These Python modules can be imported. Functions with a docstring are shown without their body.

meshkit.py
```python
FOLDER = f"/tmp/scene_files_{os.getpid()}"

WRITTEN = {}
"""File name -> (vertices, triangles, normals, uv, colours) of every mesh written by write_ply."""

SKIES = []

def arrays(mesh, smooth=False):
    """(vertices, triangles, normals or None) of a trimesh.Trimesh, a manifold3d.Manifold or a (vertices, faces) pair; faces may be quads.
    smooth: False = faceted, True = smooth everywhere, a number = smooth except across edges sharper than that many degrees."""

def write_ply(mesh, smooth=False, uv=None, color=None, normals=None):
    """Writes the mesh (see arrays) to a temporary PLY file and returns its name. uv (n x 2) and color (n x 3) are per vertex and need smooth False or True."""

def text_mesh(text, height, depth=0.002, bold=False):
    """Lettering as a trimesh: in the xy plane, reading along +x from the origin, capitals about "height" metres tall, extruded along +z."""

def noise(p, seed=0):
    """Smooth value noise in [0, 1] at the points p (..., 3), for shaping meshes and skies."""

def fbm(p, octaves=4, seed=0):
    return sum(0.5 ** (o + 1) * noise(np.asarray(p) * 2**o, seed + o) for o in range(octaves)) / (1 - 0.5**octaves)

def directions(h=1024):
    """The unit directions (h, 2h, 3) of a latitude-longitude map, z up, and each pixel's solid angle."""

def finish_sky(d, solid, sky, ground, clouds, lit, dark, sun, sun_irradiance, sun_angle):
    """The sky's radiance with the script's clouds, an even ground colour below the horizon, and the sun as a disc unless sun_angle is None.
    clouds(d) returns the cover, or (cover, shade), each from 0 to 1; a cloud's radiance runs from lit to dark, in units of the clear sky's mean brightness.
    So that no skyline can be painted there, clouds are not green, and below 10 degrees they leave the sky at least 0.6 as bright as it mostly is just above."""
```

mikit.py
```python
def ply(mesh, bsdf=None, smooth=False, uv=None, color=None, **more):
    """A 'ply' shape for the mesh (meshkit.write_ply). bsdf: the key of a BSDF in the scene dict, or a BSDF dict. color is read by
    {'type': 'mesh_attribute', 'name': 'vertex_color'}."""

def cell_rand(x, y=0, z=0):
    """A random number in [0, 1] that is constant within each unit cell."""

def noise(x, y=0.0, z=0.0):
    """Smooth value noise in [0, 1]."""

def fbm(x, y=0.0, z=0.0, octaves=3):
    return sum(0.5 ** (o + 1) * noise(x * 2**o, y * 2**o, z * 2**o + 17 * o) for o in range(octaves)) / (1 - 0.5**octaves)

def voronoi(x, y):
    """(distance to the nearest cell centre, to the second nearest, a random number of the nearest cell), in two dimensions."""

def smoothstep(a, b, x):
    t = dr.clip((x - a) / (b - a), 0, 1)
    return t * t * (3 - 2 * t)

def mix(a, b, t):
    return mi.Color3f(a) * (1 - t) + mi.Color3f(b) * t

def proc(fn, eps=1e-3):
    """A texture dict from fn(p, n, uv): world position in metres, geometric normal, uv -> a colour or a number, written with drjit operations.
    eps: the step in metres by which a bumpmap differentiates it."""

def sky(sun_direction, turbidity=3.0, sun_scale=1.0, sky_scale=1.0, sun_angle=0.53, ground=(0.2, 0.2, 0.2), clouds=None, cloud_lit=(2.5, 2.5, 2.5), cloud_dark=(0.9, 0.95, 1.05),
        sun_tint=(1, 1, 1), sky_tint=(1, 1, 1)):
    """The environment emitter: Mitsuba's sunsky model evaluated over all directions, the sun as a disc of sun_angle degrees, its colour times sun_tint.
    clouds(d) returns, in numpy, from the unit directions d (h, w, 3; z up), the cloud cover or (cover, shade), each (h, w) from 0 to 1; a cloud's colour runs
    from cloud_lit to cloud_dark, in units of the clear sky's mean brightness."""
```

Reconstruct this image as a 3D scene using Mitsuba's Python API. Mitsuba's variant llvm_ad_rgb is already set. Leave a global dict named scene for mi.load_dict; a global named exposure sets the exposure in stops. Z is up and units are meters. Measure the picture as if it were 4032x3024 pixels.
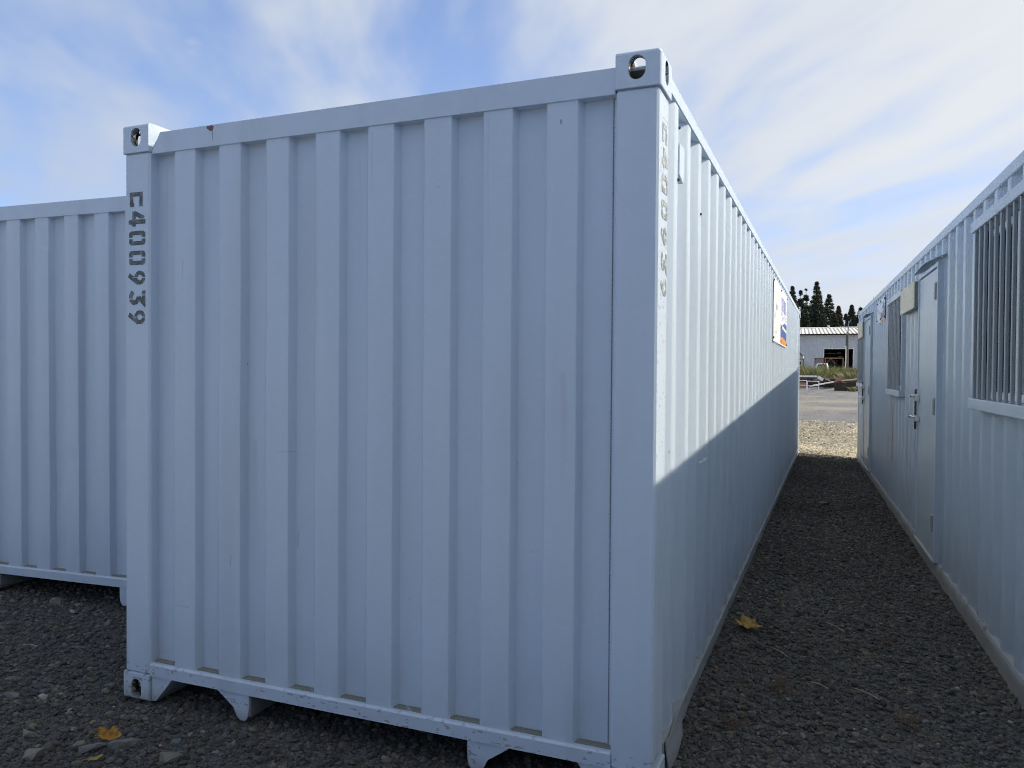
import math, random
import numpy as np, trimesh, drjit as dr, mitsuba as mi, manifold3d as m3
import mikit, meshkit
from shapely.geometry import Polygon, LineString, box as sbox
from shapely.ops import unary_union
from shapely import affinity

T = mi.ScalarTransform4f
scene, labels = {}, {}

# ------------------------------------------------------------------ camera, sky, exposure
CAM = np.array([2.99156, -2.66403, 1.50378])
YAW, PITCH, ROLL, FPX = -0.38644, -0.0166, 0.00713, 3108.35
fw = np.array([math.sin(YAW) * math.cos(PITCH), math.cos(YAW) * math.cos(PITCH), math.sin(PITCH)])
rt = np.array([math.cos(YAW), -math.sin(YAW), 0.0])
up = np.cross(rt, fw)
up2 = -math.sin(ROLL) * rt + math.cos(ROLL) * up
scene['camera'] = {'type': 'perspective', 'fov': math.degrees(2 * math.atan(2016 / FPX)), 'fov_axis': 'x', 'near_clip': 0.05, 'far_clip': 3000.0,
                   'to_world': T().look_at(origin=CAM.tolist(), target=(CAM + fw).tolist(), up=up2.tolist())}
exposure = 1.56
SUN = np.array([1.0, 0.60, 1.02])


def clouds(d):
    z = np.clip(d[..., 2], 0.0, 1)
    k = 1.0 / (z + 0.10)
    px, py = d[..., 0] * k, d[..., 1] * k
    a = math.radians(WIND)
    u, v = px * math.cos(a) + py * math.sin(a), -px * math.sin(a) + py * math.cos(a)
    P3 = lambda x, y, c=0.0: np.stack([x, y, 0 * x + c], -1)
    w = meshkit.fbm(P3(px * 0.55 + 3, py * 0.55 + 1), 3, 5) - 0.5
    bank = meshkit.fbm(P3(u * 0.30 + OX + w * 0.8, v * 0.55 + OY + w * 0.8, 4.2), 3, 11)
    wisp = meshkit.fbm(P3(u * 0.55 + w * 1.6 + 7, v * 2.6 + w * 2.2, 1.3), 5, 21)
    fine = meshkit.fbm(P3(u * 3.4 + w * 5, v * 10.0 + w * 7), 5, 31)
    curd = meshkit.fbm(P3(px * 4.2 + w * 4, py * 4.2), 5, 51)
    puff = meshkit.fbm(P3(px * 3.4, py * 3.4, 2.0), 4, 41)
    s = SUN / np.linalg.norm(SUN)
    near = np.clip(d @ s, -1, 1)
    c = 0.325 + 2.2 * (bank - 0.5) + 1.5 * (wisp - 0.5) + 0.62 * (fine - 0.5) + 0.34 * (curd - 0.5) + 0.66 * near + 0.22 * np.exp(-z / 0.16)
    cover = np.clip(c, 0, 1)
    cover = cover * cover * (3 - 2 * cover)
    cover = 0.10 + 0.90 * cover
    cover = np.maximum(cover, 0.85 * np.clip((puff - 0.72) / 0.14, 0, 1))
    shade = np.clip(0.62 - 0.75 * near + 0.7 * (0.5 - wisp), 0, 1)
    return cover * 0.95, shade


WIND, OX, OY = 126, 6.4, 3.2
scene['sky'] = mikit.sky(SUN.tolist(), turbidity=3, sun_scale=1.55, sky_scale=1.75, clouds=clouds, cloud_lit=(1.76, 1.82, 1.88), cloud_dark=(0.92, 1.12, 1.48),
                         sun_tint=(0.85, 0.94, 1.06), sky_tint=(1.02, 0.96, 1.06), ground=(0.2, 0.2, 0.2))

# ------------------------------------------------------------------ helpers
V3 = lambda *a: np.array(a, float)


def put(key, mesh, bsdf, smooth=False, label=None, cat=None, group=None, kind=None, **kw):
    base, n = key, 1
    while key in scene:
        key = f"{base}_{n:03d}"
        n += 1
    scene[key] = mikit.ply(mesh, bsdf, smooth=smooth, **kw)
    tag(key, label, cat, group, kind)
    return key


def tag(key, label=None, cat=None, group=None, kind=None):
    d = {k: v for k, v in (('label', label), ('category', cat), ('group', group), ('kind', kind)) if v}
    if d:
        labels[key] = d


used = {}


def name(base):
    n = used.get(base, 0)
    used[base] = n + 1
    return base if n == 0 else f"{base}_{n:03d}"


def cat(*ms):
    return trimesh.util.concatenate([m for m in ms])


def rbox(x0, x1, y0, y1, z0, z1, r=0.004):
    lo, hi = np.minimum([x0, y0, z0], [x1, y1, z1]), np.maximum([x0, y0, z0], [x1, y1, z1])
    r = min(r, 0.45 * (hi - lo).min())
    pts = []
    for i in range(8):
        s = np.array([i & 1, i >> 1 & 1, i >> 2 & 1])
        c = np.where(s, hi, lo)
        for k in range(3):
            p = c + np.where(s, -r, r)
            p[k] = c[k]
            pts.append(p)
    return trimesh.convex.convex_hull(np.array(pts))


def tube(pts, r, n=6):
    pts = np.asarray(pts, float)
    r = np.broadcast_to(r, (len(pts),))
    vs, fs = [], []
    for i, p in enumerate(pts):
        t = pts[min(i + 1, len(pts) - 1)] - pts[max(i - 1, 0)]
        t /= np.linalg.norm(t) + 1e-12
        a = np.cross(t, [0, 0, 1] if abs(t[2]) < 0.9 else [1, 0, 0]); a /= np.linalg.norm(a)
        b = np.cross(t, a)
        g = np.arange(n) * 2 * np.pi / n
        vs.append(p + r[i] * (np.cos(g)[:, None] * a + np.sin(g)[:, None] * b))
    for i in range(len(pts) - 1):
        for j in range(n):
            k = (j + 1) % n
            fs += [[i * n + j, i * n + k, i * n + n + k], [i * n + j, i * n + n + k, i * n + n + j]]
    m = len(vs) * n
    v = np.vstack(vs + [pts[:1], pts[-1:]])
    for j in range(n):
        k = (j + 1) % n
        fs += [[m, k, j], [m + 1, m - n + j, m - n + k]]
    return trimesh.Trimesh(v, fs, process=False)


def prism_xz(poly, y0, y1):
    """polygon in (x, z) extruded along y"""
    if not isinstance(poly, Polygon) and not hasattr(poly, 'geoms'):
        poly = Polygon(poly)
    ms = [trimesh.creation.extrude_polygon(g, abs(y1 - y0), engine='earcut') for g in getattr(poly, 'geoms', [poly])]
    m = cat(*ms)
    v = m.vertices
    m2 = trimesh.Trimesh(np.stack([v[:, 0], min(y0, y1) + v[:, 2], v[:, 1]], 1), m.faces[:, ::-1], process=False)
    return m2


class Frame:
    """local x right, y depth, z up -> world"""
    def __init__(s, ox, oy, oz, ang=0.0, roll=0.0):
        c, n = math.cos(ang), math.sin(ang)
        s.o = V3(ox, oy, oz)
        R = np.array([[c, -n, 0], [n, c, 0], [0, 0, 1.0]])
        cr, sr = math.cos(roll), math.sin(roll)
        s.R = R @ np.array([[cr, 0, -sr], [0, 1, 0], [sr, 0, cr]])

    def p(s, v):
        return np.asarray(v, float) @ s.R.T + s.o

    def m(s, mesh):
        return trimesh.Trimesh(s.p(mesh.vertices), mesh.faces, process=False)


def smooth01(a, b, x):
    t = np.clip((np.asarray(x, float) - a) / (b - a), 0, 1)
    return t * t * (3 - 2 * t)


def profile(u0, u1, starts, outer, slope, depth, ends_inner=True, bend=0.006):
    """(u, depth) polyline of a corrugated sheet: outer flats (depth 0) begin at starts; otherwise recessed by depth. bends are chamfered, flats split."""
    pts = [(u0, depth)]
    for s in starts:
        for a, da in ((s - slope, depth), (s, 0), (s + outer, 0), (s + outer + slope, depth)):
            pts.append((a, da))
    pts.append((u1, depth))
    pts = [q for q in pts if u0 - 1e-9 <= q[0] <= u1 + 1e-9]
    out = [pts[0]]
    for i in range(1, len(pts) - 1):
        p, a, b = np.array(pts[i]), np.array(pts[i - 1]), np.array(pts[i + 1])
        da, db = np.linalg.norm(a - p), np.linalg.norm(b - p)
        out.append(tuple(p + (a - p) / max(da, 1e-9) * min(bend, da * .35)))
        out.append(tuple(p + (b - p) / max(db, 1e-9) * min(bend, db * .35)))
    out.append(pts[-1])
    fin = [out[0]]
    for a, b in zip(out[:-1], out[1:]):
        L = b[0] - a[0]
        n = 2 if L > 0.04 else 1
        for k in range(1, n + 1):
            fin.append((a[0] + L * k / n, a[1] + (b[1] - a[1]) * k / n))
    return np.array(fin)


def sheet(prof, z0, z1, place, holes=(), dz=0.07, dent=0.0014, seed=1, depth_of=None):
    """corrugated sheet as a mesh; place(u, d, z) -> xyz; holes = (u0, u1, z0, z1)"""
    us, ds = prof[:, 0], prof[:, 1]
    ex = sorted({h for hole in holes for h in hole[:2]})
    if ex:
        allu = np.unique(np.concatenate([us, ex]))
        ds = np.interp(allu, us, ds); us = allu
    zs = np.unique(np.concatenate([np.linspace(z0, z1, max(2, int((z1 - z0) / dz) + 1)), [h for hole in holes for h in hole[2:] if z0 < h < z1]]))
    U, Z = np.meshgrid(us, zs, indexing='ij')
    D = np.repeat(ds[:, None], len(zs), 1)
    w = (meshkit.fbm(np.stack([U * 4.0, Z * 1.6, 0 * U + seed], -1), 2, seed) - 0.5) * 2 * dent * 1.6
    w = w + (meshkit.noise(np.stack([U * 14.0, Z * 7, 0 * U + seed], -1), seed) - 0.5) * dent * .8
    edge = np.minimum(smooth01(z0, z0 + .12, Z), smooth01(z1, z1 - .12, Z))
    v = place(U.ravel(), (D + w * edge).ravel(), Z.ravel())
    nz = len(zs)
    i, j = np.meshgrid(np.arange(len(us) - 1), np.arange(nz - 1), indexing='ij')
    cu, cz = (us[:-1] + us[1:])[i] / 2, (zs[:-1] + zs[1:])[j] / 2
    keep = np.ones_like(cu, bool)
    for h in holes:
        keep &= ~((cu > h[0]) & (cu < h[1]) & (cz > h[2]) & (cz < h[3]))
    i, j = i[keep], j[keep]
    f = np.stack([i * nz + j, (i + 1) * nz + j, (i + 1) * nz + j + 1, i * nz + j + 1], -1)
    return trimesh.Trimesh(v, np.vstack([f[:, [0, 1, 2]], f[:, [0, 2, 3]]]), process=False)


# ------------------------------------------------------------------ materials
F3 = lambda r, g, b: mi.Color3f(r, g, b)


def bs(key, d, two=True):
    scene[key] = {'type': 'twosided', 'bsdf': d} if two else d
    return key


def rgb(*c):
    return {'type': 'rgb', 'value': list(c)}


def plain(key, col, rough=0.6, metal=0.0, spec=0.5, var=0.12, scale=6.0):
    def fn(p, n, uv):
        k = 1 + var * (mikit.fbm(p.x * scale, p.y * scale, p.z * scale) - 0.5) * 2
        return F3(*col) * k
    return bs(key, {'type': 'principled', 'base_color': mikit.proc(fn) if var else rgb(*col), 'roughness': rough, 'metallic': metal, 'specular': spec})


PAINT = (0.470, 0.552, 0.645)
DIRT = (0.235, 0.205, 0.165)


def paint_fn(seed, base, dirt=1.0, extra=None):
    def fn(p, n, uv):
        s = p.x + p.y * 1.0
        big = mikit.fbm(s * 0.9 + seed, p.z * 0.7, seed * 3.1)
        streak = mikit.fbm(s * 16 + seed, p.z * 0.8, 2.0)
        fine = mikit.noise(p.x * 70, p.y * 70, p.z * 70)
        c = F3(*base) * (0.955 + 0.09 * big) * (0.965 + 0.07 * streak) * (0.985 + 0.03 * fine)
        # rain streaks and splashed dirt close to the ground
        low = mikit.smoothstep(0.55, 0.02, p.z + 0.25 * (mikit.fbm(s * 9, p.z * 3, seed) - 0.5))
        c = mikit.mix(c, F3(*DIRT), low * 0.22 * dirt)
        st = mikit.smoothstep(0.66, 0.86, mikit.noise(s * 9 + seed, p.z * 0.55, 7.0)) * 0.12 * dirt
        c = mikit.mix(c, F3(0.30, 0.29, 0.27), st)
        # scattered paint chips and rust specks
        f, _, r = mikit.voronoi(s * 2.6 + seed * 7, p.z * 2.1)
        chip = dr.select((f + 0.02 * mikit.noise(s * 160, p.z * 110, 3.0) < 0.016) & (r > 0.80), 1.0, 0.0)
        c = mikit.mix(c, F3(0.12, 0.075, 0.05), chip * 0.6)
        return extra(p, c, s) if extra else c
    return fn


def rough_fn(lo, hi, seed):
    return lambda p, n, uv: lo + (hi - lo) * mikit.fbm(p.x * 3 + seed, p.y * 3, p.z * 1.5)


def paint(key, seed, base=PAINT, dirt=1.0, extra=None, lo=0.30, hi=0.46):
    return bs(key, {'type': 'principled', 'base_color': mikit.proc(paint_fn(seed, base, dirt, extra)), 'roughness': mikit.proc(rough_fn(lo, hi, seed)), 'specular': 0.5})


def main_extra(p, c, s):
    # rusty chip on the front top rail, worn paint flakes and scrapes on the side
    d = dr.sqrt(dr.square((p.x - 0.495) * 1.0) + dr.square((p.z - 2.540) * 1.6))
    n = mikit.noise(p.x * 90, p.z * 90, 1.0) * 0.012
    c = mikit.mix(c, F3(0.11, 0.045, 0.022), dr.select((d + n < 0.024) & (p.y < 0.2), 0.95, 0.0))
    run = dr.select((dr.abs(p.x - 0.505) < 0.0022) & (p.z < 2.54) & (p.z > 2.485) & (p.y < 0.2), 0.6, 0.0)
    c = mikit.mix(c, F3(0.13, 0.07, 0.04), run)
    front = dr.select(p.y < 0.1, 1.0, 0.0)
    for x0, z0, x1, z1, wd, a in ((.848, 1.160, .915, 1.161, .0018, .38), (1.962, .836, 1.99, .837, .0018, .3), (.278, .453, .372, .449, .002, .28), (2.083, 2.386, 2.083, 2.396, .004, .7),
                                  (1.62, .47, 1.665, .50,   .0014, .25), (.60, .66, .604, .70, .003, .35), (.92, .76, .925, .82, .004, .3), (.33, 1.9, .336, 1.98, .002, .35)):
        q = dr.clip(((p.x - x0) * (x1 - x0) + (p.z - z0) * (z1 - z0)) / ((x1 - x0) ** 2 + (z1 - z0) ** 2), 0, 1)
        dd = dr.sqrt(dr.square(p.x - x0 - q * (x1 - x0)) + dr.square(p.z - z0 - q * (z1 - z0)))
        c = mikit.mix(c, F3(0.16, 0.17, 0.18), mikit.smoothstep(wd * 1.6, wd * 0.6, dd + 0.0012 * mikit.noise(p.x * 300, p.z * 300, 0.0)) * a * front)
    for x0, z0, h, wd in ((1.219, 2.35, .15, .004), (.52, 2.44, .5, .010), (1.30, 2.44, .35, .012), (1.80, 2.44, .65, .009), (2.10, 1.5, .5, .02), (.70, 1.2, .6, .022), (.2, 2.4, .7, .012)):
        run = mikit.smoothstep(wd, wd * 0.2, dr.abs(p.x - x0 + 0.006 * (mikit.noise(p.z * 9, x0, 0.0) - 0.5))) * mikit.smoothstep(z0 - h, z0 - 0.2 * h, p.z) * mikit.smoothstep(z0 + 0.01, z0 - 0.01, p.z)
        c = mikit.mix(c, F3(0.36, 0.37, 0.37), run * 0.22 * front)
    side = dr.select(p.x > 2.38, 1.0, 0.0)
    for y0, z0, y1, z1 in ((.916, 1.052, .968, 1.066), (.954, 1.072, 1.10, 1.074), (1.10, 1.074, 1.185, 1.088), (1.154, 1.092, 1.36, 1.086), (1.36, 1.086, 1.415, 1.100)):
        q = dr.clip(((p.y - y0) * (y1 - y0) + (p.z - z0) * (z1 - z0)) / ((y1 - y0) ** 2 + (z1 - z0) ** 2), 0, 1)
        dd = dr.sqrt(dr.square(p.y - y0 - q * (y1 - y0)) + dr.square(p.z - z0 - q * (z1 - z0)))
        c = mikit.mix(c, F3(0.86, 0.87, 0.88), mikit.smoothstep(0.0065, 0.003, dd + 0.004 * mikit.noise(p.y * 90, p.z * 90, 3.0)) * side)
    foot = mikit.smoothstep(0.19, 0.15, p.z) * front
    c = mikit.mix(c, F3(0.14, 0.125, 0.11), foot * mikit.smoothstep(0.69, 0.74, mikit.fbm(p.x * 46, p.z * 95, 9.0)) * 0.6)
    c = mikit.mix(c, F3(0.22, 0.205, 0.175), foot * mikit.smoothstep(0.075, 0.0, p.z + 0.05 * (mikit.fbm(p.x * 18, p.z * 18, 1.0) - 0.5)) * 0.6)
    w = mikit.fbm(p.y * 45, p.z * 70, 3.0)
    wear = mikit.smoothstep(0.70, 0.74, w) * dr.select((p.x > 2.42) & (p.y < 0.19) & (p.y > 0.012) & (p.z > 1.2), 1.0, 0.0)
    c = mikit.mix(c, F3(0.36, 0.34, 0.32), wear * 0.6)
    return c


def cabin_extra(p, c, s):
    rust = mikit.smoothstep(0.12, 0.07, dr.abs(p.y - 7.09)) * mikit.smoothstep(0.45, 0.6, p.z) * mikit.smoothstep(1.20, 1.12, p.z)
    c = mikit.mix(c, F3(0.26, 0.105, 0.035), rust * (0.55 + 0.45 * mikit.noise(p.y * 60, p.z * 9, 2.0)))
    return c


paint('paint_main', 1.7, extra=main_extra)
paint('paint_left', 5.3, base=(0.462, 0.543, 0.635))
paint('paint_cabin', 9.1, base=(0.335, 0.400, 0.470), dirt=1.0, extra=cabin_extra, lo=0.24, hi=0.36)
paint('paint_trim', 12.4, base=(0.375, 0.435, 0.50), dirt=0.6)
paint('paint_bar', 6.4, base=(0.25, 0.29, 0.325), dirt=0.4)
paint('paint_door', 3.9, base=(0.33, 0.39, 0.44), dirt=0.8, lo=0.28, hi=0.40)


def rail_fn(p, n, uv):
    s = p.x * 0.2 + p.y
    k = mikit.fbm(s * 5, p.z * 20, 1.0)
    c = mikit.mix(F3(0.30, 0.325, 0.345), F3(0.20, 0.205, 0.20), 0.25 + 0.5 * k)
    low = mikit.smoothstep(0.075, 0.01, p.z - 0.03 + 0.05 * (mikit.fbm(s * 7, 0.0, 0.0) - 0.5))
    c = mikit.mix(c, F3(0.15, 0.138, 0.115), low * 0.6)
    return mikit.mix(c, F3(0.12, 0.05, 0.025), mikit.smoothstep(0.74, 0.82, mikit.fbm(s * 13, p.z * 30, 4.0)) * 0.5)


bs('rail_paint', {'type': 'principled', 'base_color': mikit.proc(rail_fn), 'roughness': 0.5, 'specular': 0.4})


def ledge_fn(p, n, uv):
    k = mikit.fbm((p.x + p.y) * 22, p.z * 12, 1.0)
    return mikit.mix(F3(*PAINT) * 0.55, F3(0.175, 0.172, 0.140), mikit.smoothstep(0.0, 0.40, k))


bs('dirty_ledge', {'type': 'principled', 'base_color': mikit.proc(ledge_fn), 'roughness': 0.7, 'specular': 0.3})
plain('dark_steel', (0.035, 0.034, 0.033), 0.7)
plain('seam_dark', (0.17, 0.19, 0.21), 0.7)
plain('cavity_rust', (0.060, 0.048, 0.040), 0.85, var=0.4, scale=60)
plain('underside', (0.06, 0.05, 0.04), 0.85)


def stencil_fn(p, n, uv):
    k = mikit.fbm((p.x + p.y) * 55, p.z * 55, 2.0)
    return mikit.mix(F3(0.072, 0.088, 0.090), F3(0.16, 0.18, 0.19), mikit.smoothstep(0.48, 0.75, k))


def stencil_faded_fn(p, n, uv):
    k = mikit.fbm((p.x + p.y) * 45, p.z * 45, 2.0)
    return mikit.mix(F3(0.22, 0.24, 0.245), F3(0.40, 0.42, 0.43), mikit.smoothstep(0.45, 0.70, k + 0.16 * mikit.smoothstep(1.9, 2.35, p.z)))


bs('stencil_ink', {'type': 'principled', 'base_color': mikit.proc(stencil_fn), 'roughness': 0.6})
bs('stencil_faded', {'type': 'principled', 'base_color': mikit.proc(stencil_faded_fn), 'roughness': 0.6})
plain('bright_metal', (0.62, 0.62, 0.61), 0.28, 1.0, var=0.1)
plain('black_metal', (0.03, 0.03, 0.032), 0.45)
plain('beige_plastic', (0.50, 0.47, 0.36), 0.5, var=0.10, scale=9)
plain('grey_metal', (0.22, 0.24, 0.25), 0.5)
plain('window_white', (0.62, 0.63, 0.62), 0.45, var=0.05)
plain('screen_mesh', (0.022, 0.026, 0.030), 0.8, spec=0.2, var=0.2)
plain('interior', (0.16, 0.15, 0.14), 0.9)
scene['glass'] = {'type': 'thindielectric', 'int_ior': 1.52}


# ------------------------------------------------------------------ ground shape
def ground_h(x, y):
    x, y = np.broadcast_arrays(np.asarray(x, float), np.asarray(y, float))
    ax = np.interp(x, [2.05, 2.40, 2.62, 3.2, 3.66, 4.6], [-0.012, 0.088, 0.078, 0.035, 0.0, -0.012])
    ay = np.interp(y, [-0.5, 0.10, 0.75, 9, 12.5, 15], [0, 0.30, 1, 1, 0.7, 0])
    h = -0.012 + (ax + 0.012) * ay
    h = h + np.interp(y, [64, 68, 74, 78], [0, 0.08, 0.95, 1.0])
    far = smooth01(14, 24, np.hypot(x - 3, y + 2))
    h = h + (meshkit.fbm(np.stack([x * 1.7, y * 1.7, 0 * x], -1), 3, 3) - 0.5) * (0.022 + 0.03 * far)
    return h


def axis(*segs):
    out = []
    for a, b, s in segs:
        out.append(np.arange(a, b, s))
    return np.unique(np.round(np.concatenate(out + [[segs[-1][1]]]), 4))


gx = axis((-900, -120, 90), (-120, -24, 12), (-24, -4, 1.0), (-4, 5, 0.06), (5, 16, 0.6), (16, 120, 10), (120, 901, 90))
gy = axis((-300, -60, 40), (-60, -8, 4), (-8, -1.2, 0.3), (-1.2, 3, 0.05), (3, 16, 0.12), (16, 40, 0.4), (40, 90, 0.8), (90, 160, 6), (160, 1500, 120))
GX, GY = np.meshgrid(gx, gy, indexing='ij')
GZ = ground_h(GX, GY)
nx, ny = GX.shape
I, J = np.meshgrid(np.arange(nx - 1), np.arange(ny - 1), indexing='ij')
gf = np.stack([I * ny + J, (I + 1) * ny + J, (I + 1) * ny + J + 1, I * ny + J + 1], -1).reshape(-1, 4)


def ground_fn(p, n, uv):
    f, g, r = mikit.voronoi(p.x * 46, p.y * 46)
    f2, g2, r2 = mikit.voronoi(p.x * 17 + 5, p.y * 9)
    n1 = mikit.fbm(p.x * 0.9, p.y * 0.9, 0.0)
    n2 = mikit.fbm(p.x * 0.25, p.y * 0.6, 4.0)
    stone = mikit.mix(F3(0.060, 0.060, 0.062), F3(0.125, 0.115, 0.098), r)
    fresh = mikit.mix(stone, F3(0.030, 0.028, 0.025), mikit.smoothstep(0.18, 0.02, g - f)) * (0.8 + 0.4 * n1)
    beige = mikit.mix(F3(0.38, 0.335, 0.25), F3(0.48, 0.43, 0.33), r) * (0.75 + 0.5 * n1)
    beige = mikit.mix(beige, F3(0.16, 0.14, 0.10), mikit.smoothstep(0.55, 0.75, mikit.fbm(p.x * 6, p.y * 5, 2.0)) * 0.8)
    grey = mikit.mix(F3(0.165, 0.165, 0.17), F3(0.26, 0.255, 0.245), r2) * (0.75 + 0.5 * mikit.fbm(p.x * 2.0, p.y * 0.5, 1.0))
    grey = mikit.mix(grey, F3(0.36, 0.33, 0.25), mikit.smoothstep(0.5, 0.7, n2) * 0.6)
    grass = mikit.mix(F3(0.12, 0.13, 0.05), F3(0.22, 0.19, 0.10), mikit.fbm(p.x * 0.8, p.y * 0.8, 3.0))
    yy = p.y + 1.2 * (n1 - 0.5)
    away = mikit.smoothstep(3.2, 6.0, dr.abs(p.x - 1.0) + 0.8 * (n1 - 0.5) - dr.select(p.y > -1.5, 2.0, 0.0)) + mikit.smoothstep(-1.6, -3.6, p.y + 0.9 * (n1 - 0.5))
    fresh = mikit.mix(fresh, grey, dr.minimum(away, 1.0))
    c = mikit.mix(fresh, beige, mikit.smoothstep(11.3, 12.6, yy))
    c = mikit.mix(c, grey, mikit.smoothstep(19.0, 23.5, yy))
    return mikit.mix(c, grass, mikit.smoothstep(70.0, 73.0, p.y + 3 * (n2 - 0.5)))


def ground_bump(p, n, uv):
    f, g, r = mikit.voronoi(p.x * 46, p.y * 46)
    return (1 - dr.minimum(f * 1.3, 1.0)) * (0.5 + r)


bs('gravel_ground', {'type': 'bumpmap', 'scale': 0.010, 'nested': mikit.proc(ground_bump, 2e-3),
                     'bsdf': {'type': 'principled', 'base_color': mikit.proc(ground_fn), 'roughness': 0.9, 'specular': 0.2}})
put('ground', (np.stack([GX, GY, GZ], -1).reshape(-1, 3), gf), 'gravel_ground', smooth=True, kind='structure')

# ------------------------------------------------------------------ loose gravel stones
rng = np.random.default_rng(7)
ico = trimesh.creation.icosahedron()
VAR = []
for k in range(16):
    v = ico.vertices * rng.uniform(0.72, 1.18, (12, 1)) + rng.normal(0, 0.07, (12, 3))
    VAR.append(v)
VAR = np.array(VAR)
BEI = None
PAL = np.array([[.087, .083, .080], [.062, .060, .058], [.115, .106, .090], [.130, .114, .080], [.078, .084, .072], [.102, .086, .082], [.150, .138, .115], [.095, .090, .060]])
PALW = np.array([.29, .27, .14, .07, .08, .07, .02, .06])


def stones(xy, rad, pal=PAL, palw=PALW, lift=0.25, gain=1.0):
    n = len(xy)
    var = VAR[rng.integers(0, len(VAR), n)]
    sc = rad[:, None] * np.stack([rng.uniform(0.9, 1.45, n), rng.uniform(0.7, 1.1, n), rng.uniform(0.42, 0.8, n)], 1)
    v = var * sc[:, None, :]
    tx, tz = rng.normal(0, 0.35, n), rng.uniform(0, 2 * np.pi, n)
    c, s = np.cos(tx), np.sin(tx)
    v = np.stack([v[..., 0], v[..., 1] * c[:, None] - v[..., 2] * s[:, None], v[..., 1] * s[:, None] + v[..., 2] * c[:, None]], -1)
    c, s = np.cos(tz), np.sin(tz)
    v = np.stack([v[..., 0] * c[:, None] - v[..., 1] * s[:, None], v[..., 0] * s[:, None] + v[..., 1] * c[:, None], v[..., 2]], -1)
    z = ground_h(xy[:, 0], xy[:, 1]) + sc[:, 2] * lift + rng.uniform(-0.3, 0.6, n) * rad * 0.6
    v = v + np.concatenate([xy, z[:, None]], 1)[:, None, :]
    f = ico.faces[None] + (np.arange(n) * 12)[:, None, None]
    col = pal[rng.choice(len(pal), n, p=palw / palw.sum())] * np.exp(rng.normal(0, .26, (n, 1))) * gain * (1.0 if pal is BEI else .80)
    patch = meshkit.fbm(np.stack([xy[:, 0] * 1.1, xy[:, 1] * .8, 0 * xy[:, 0] + 3], -1), 3, 8)
    col = col * (.62 + .76 * patch)[:, None]
    return v.reshape(-1, 3), f.reshape(-1, 3), np.repeat(col, 12, 0)


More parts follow.
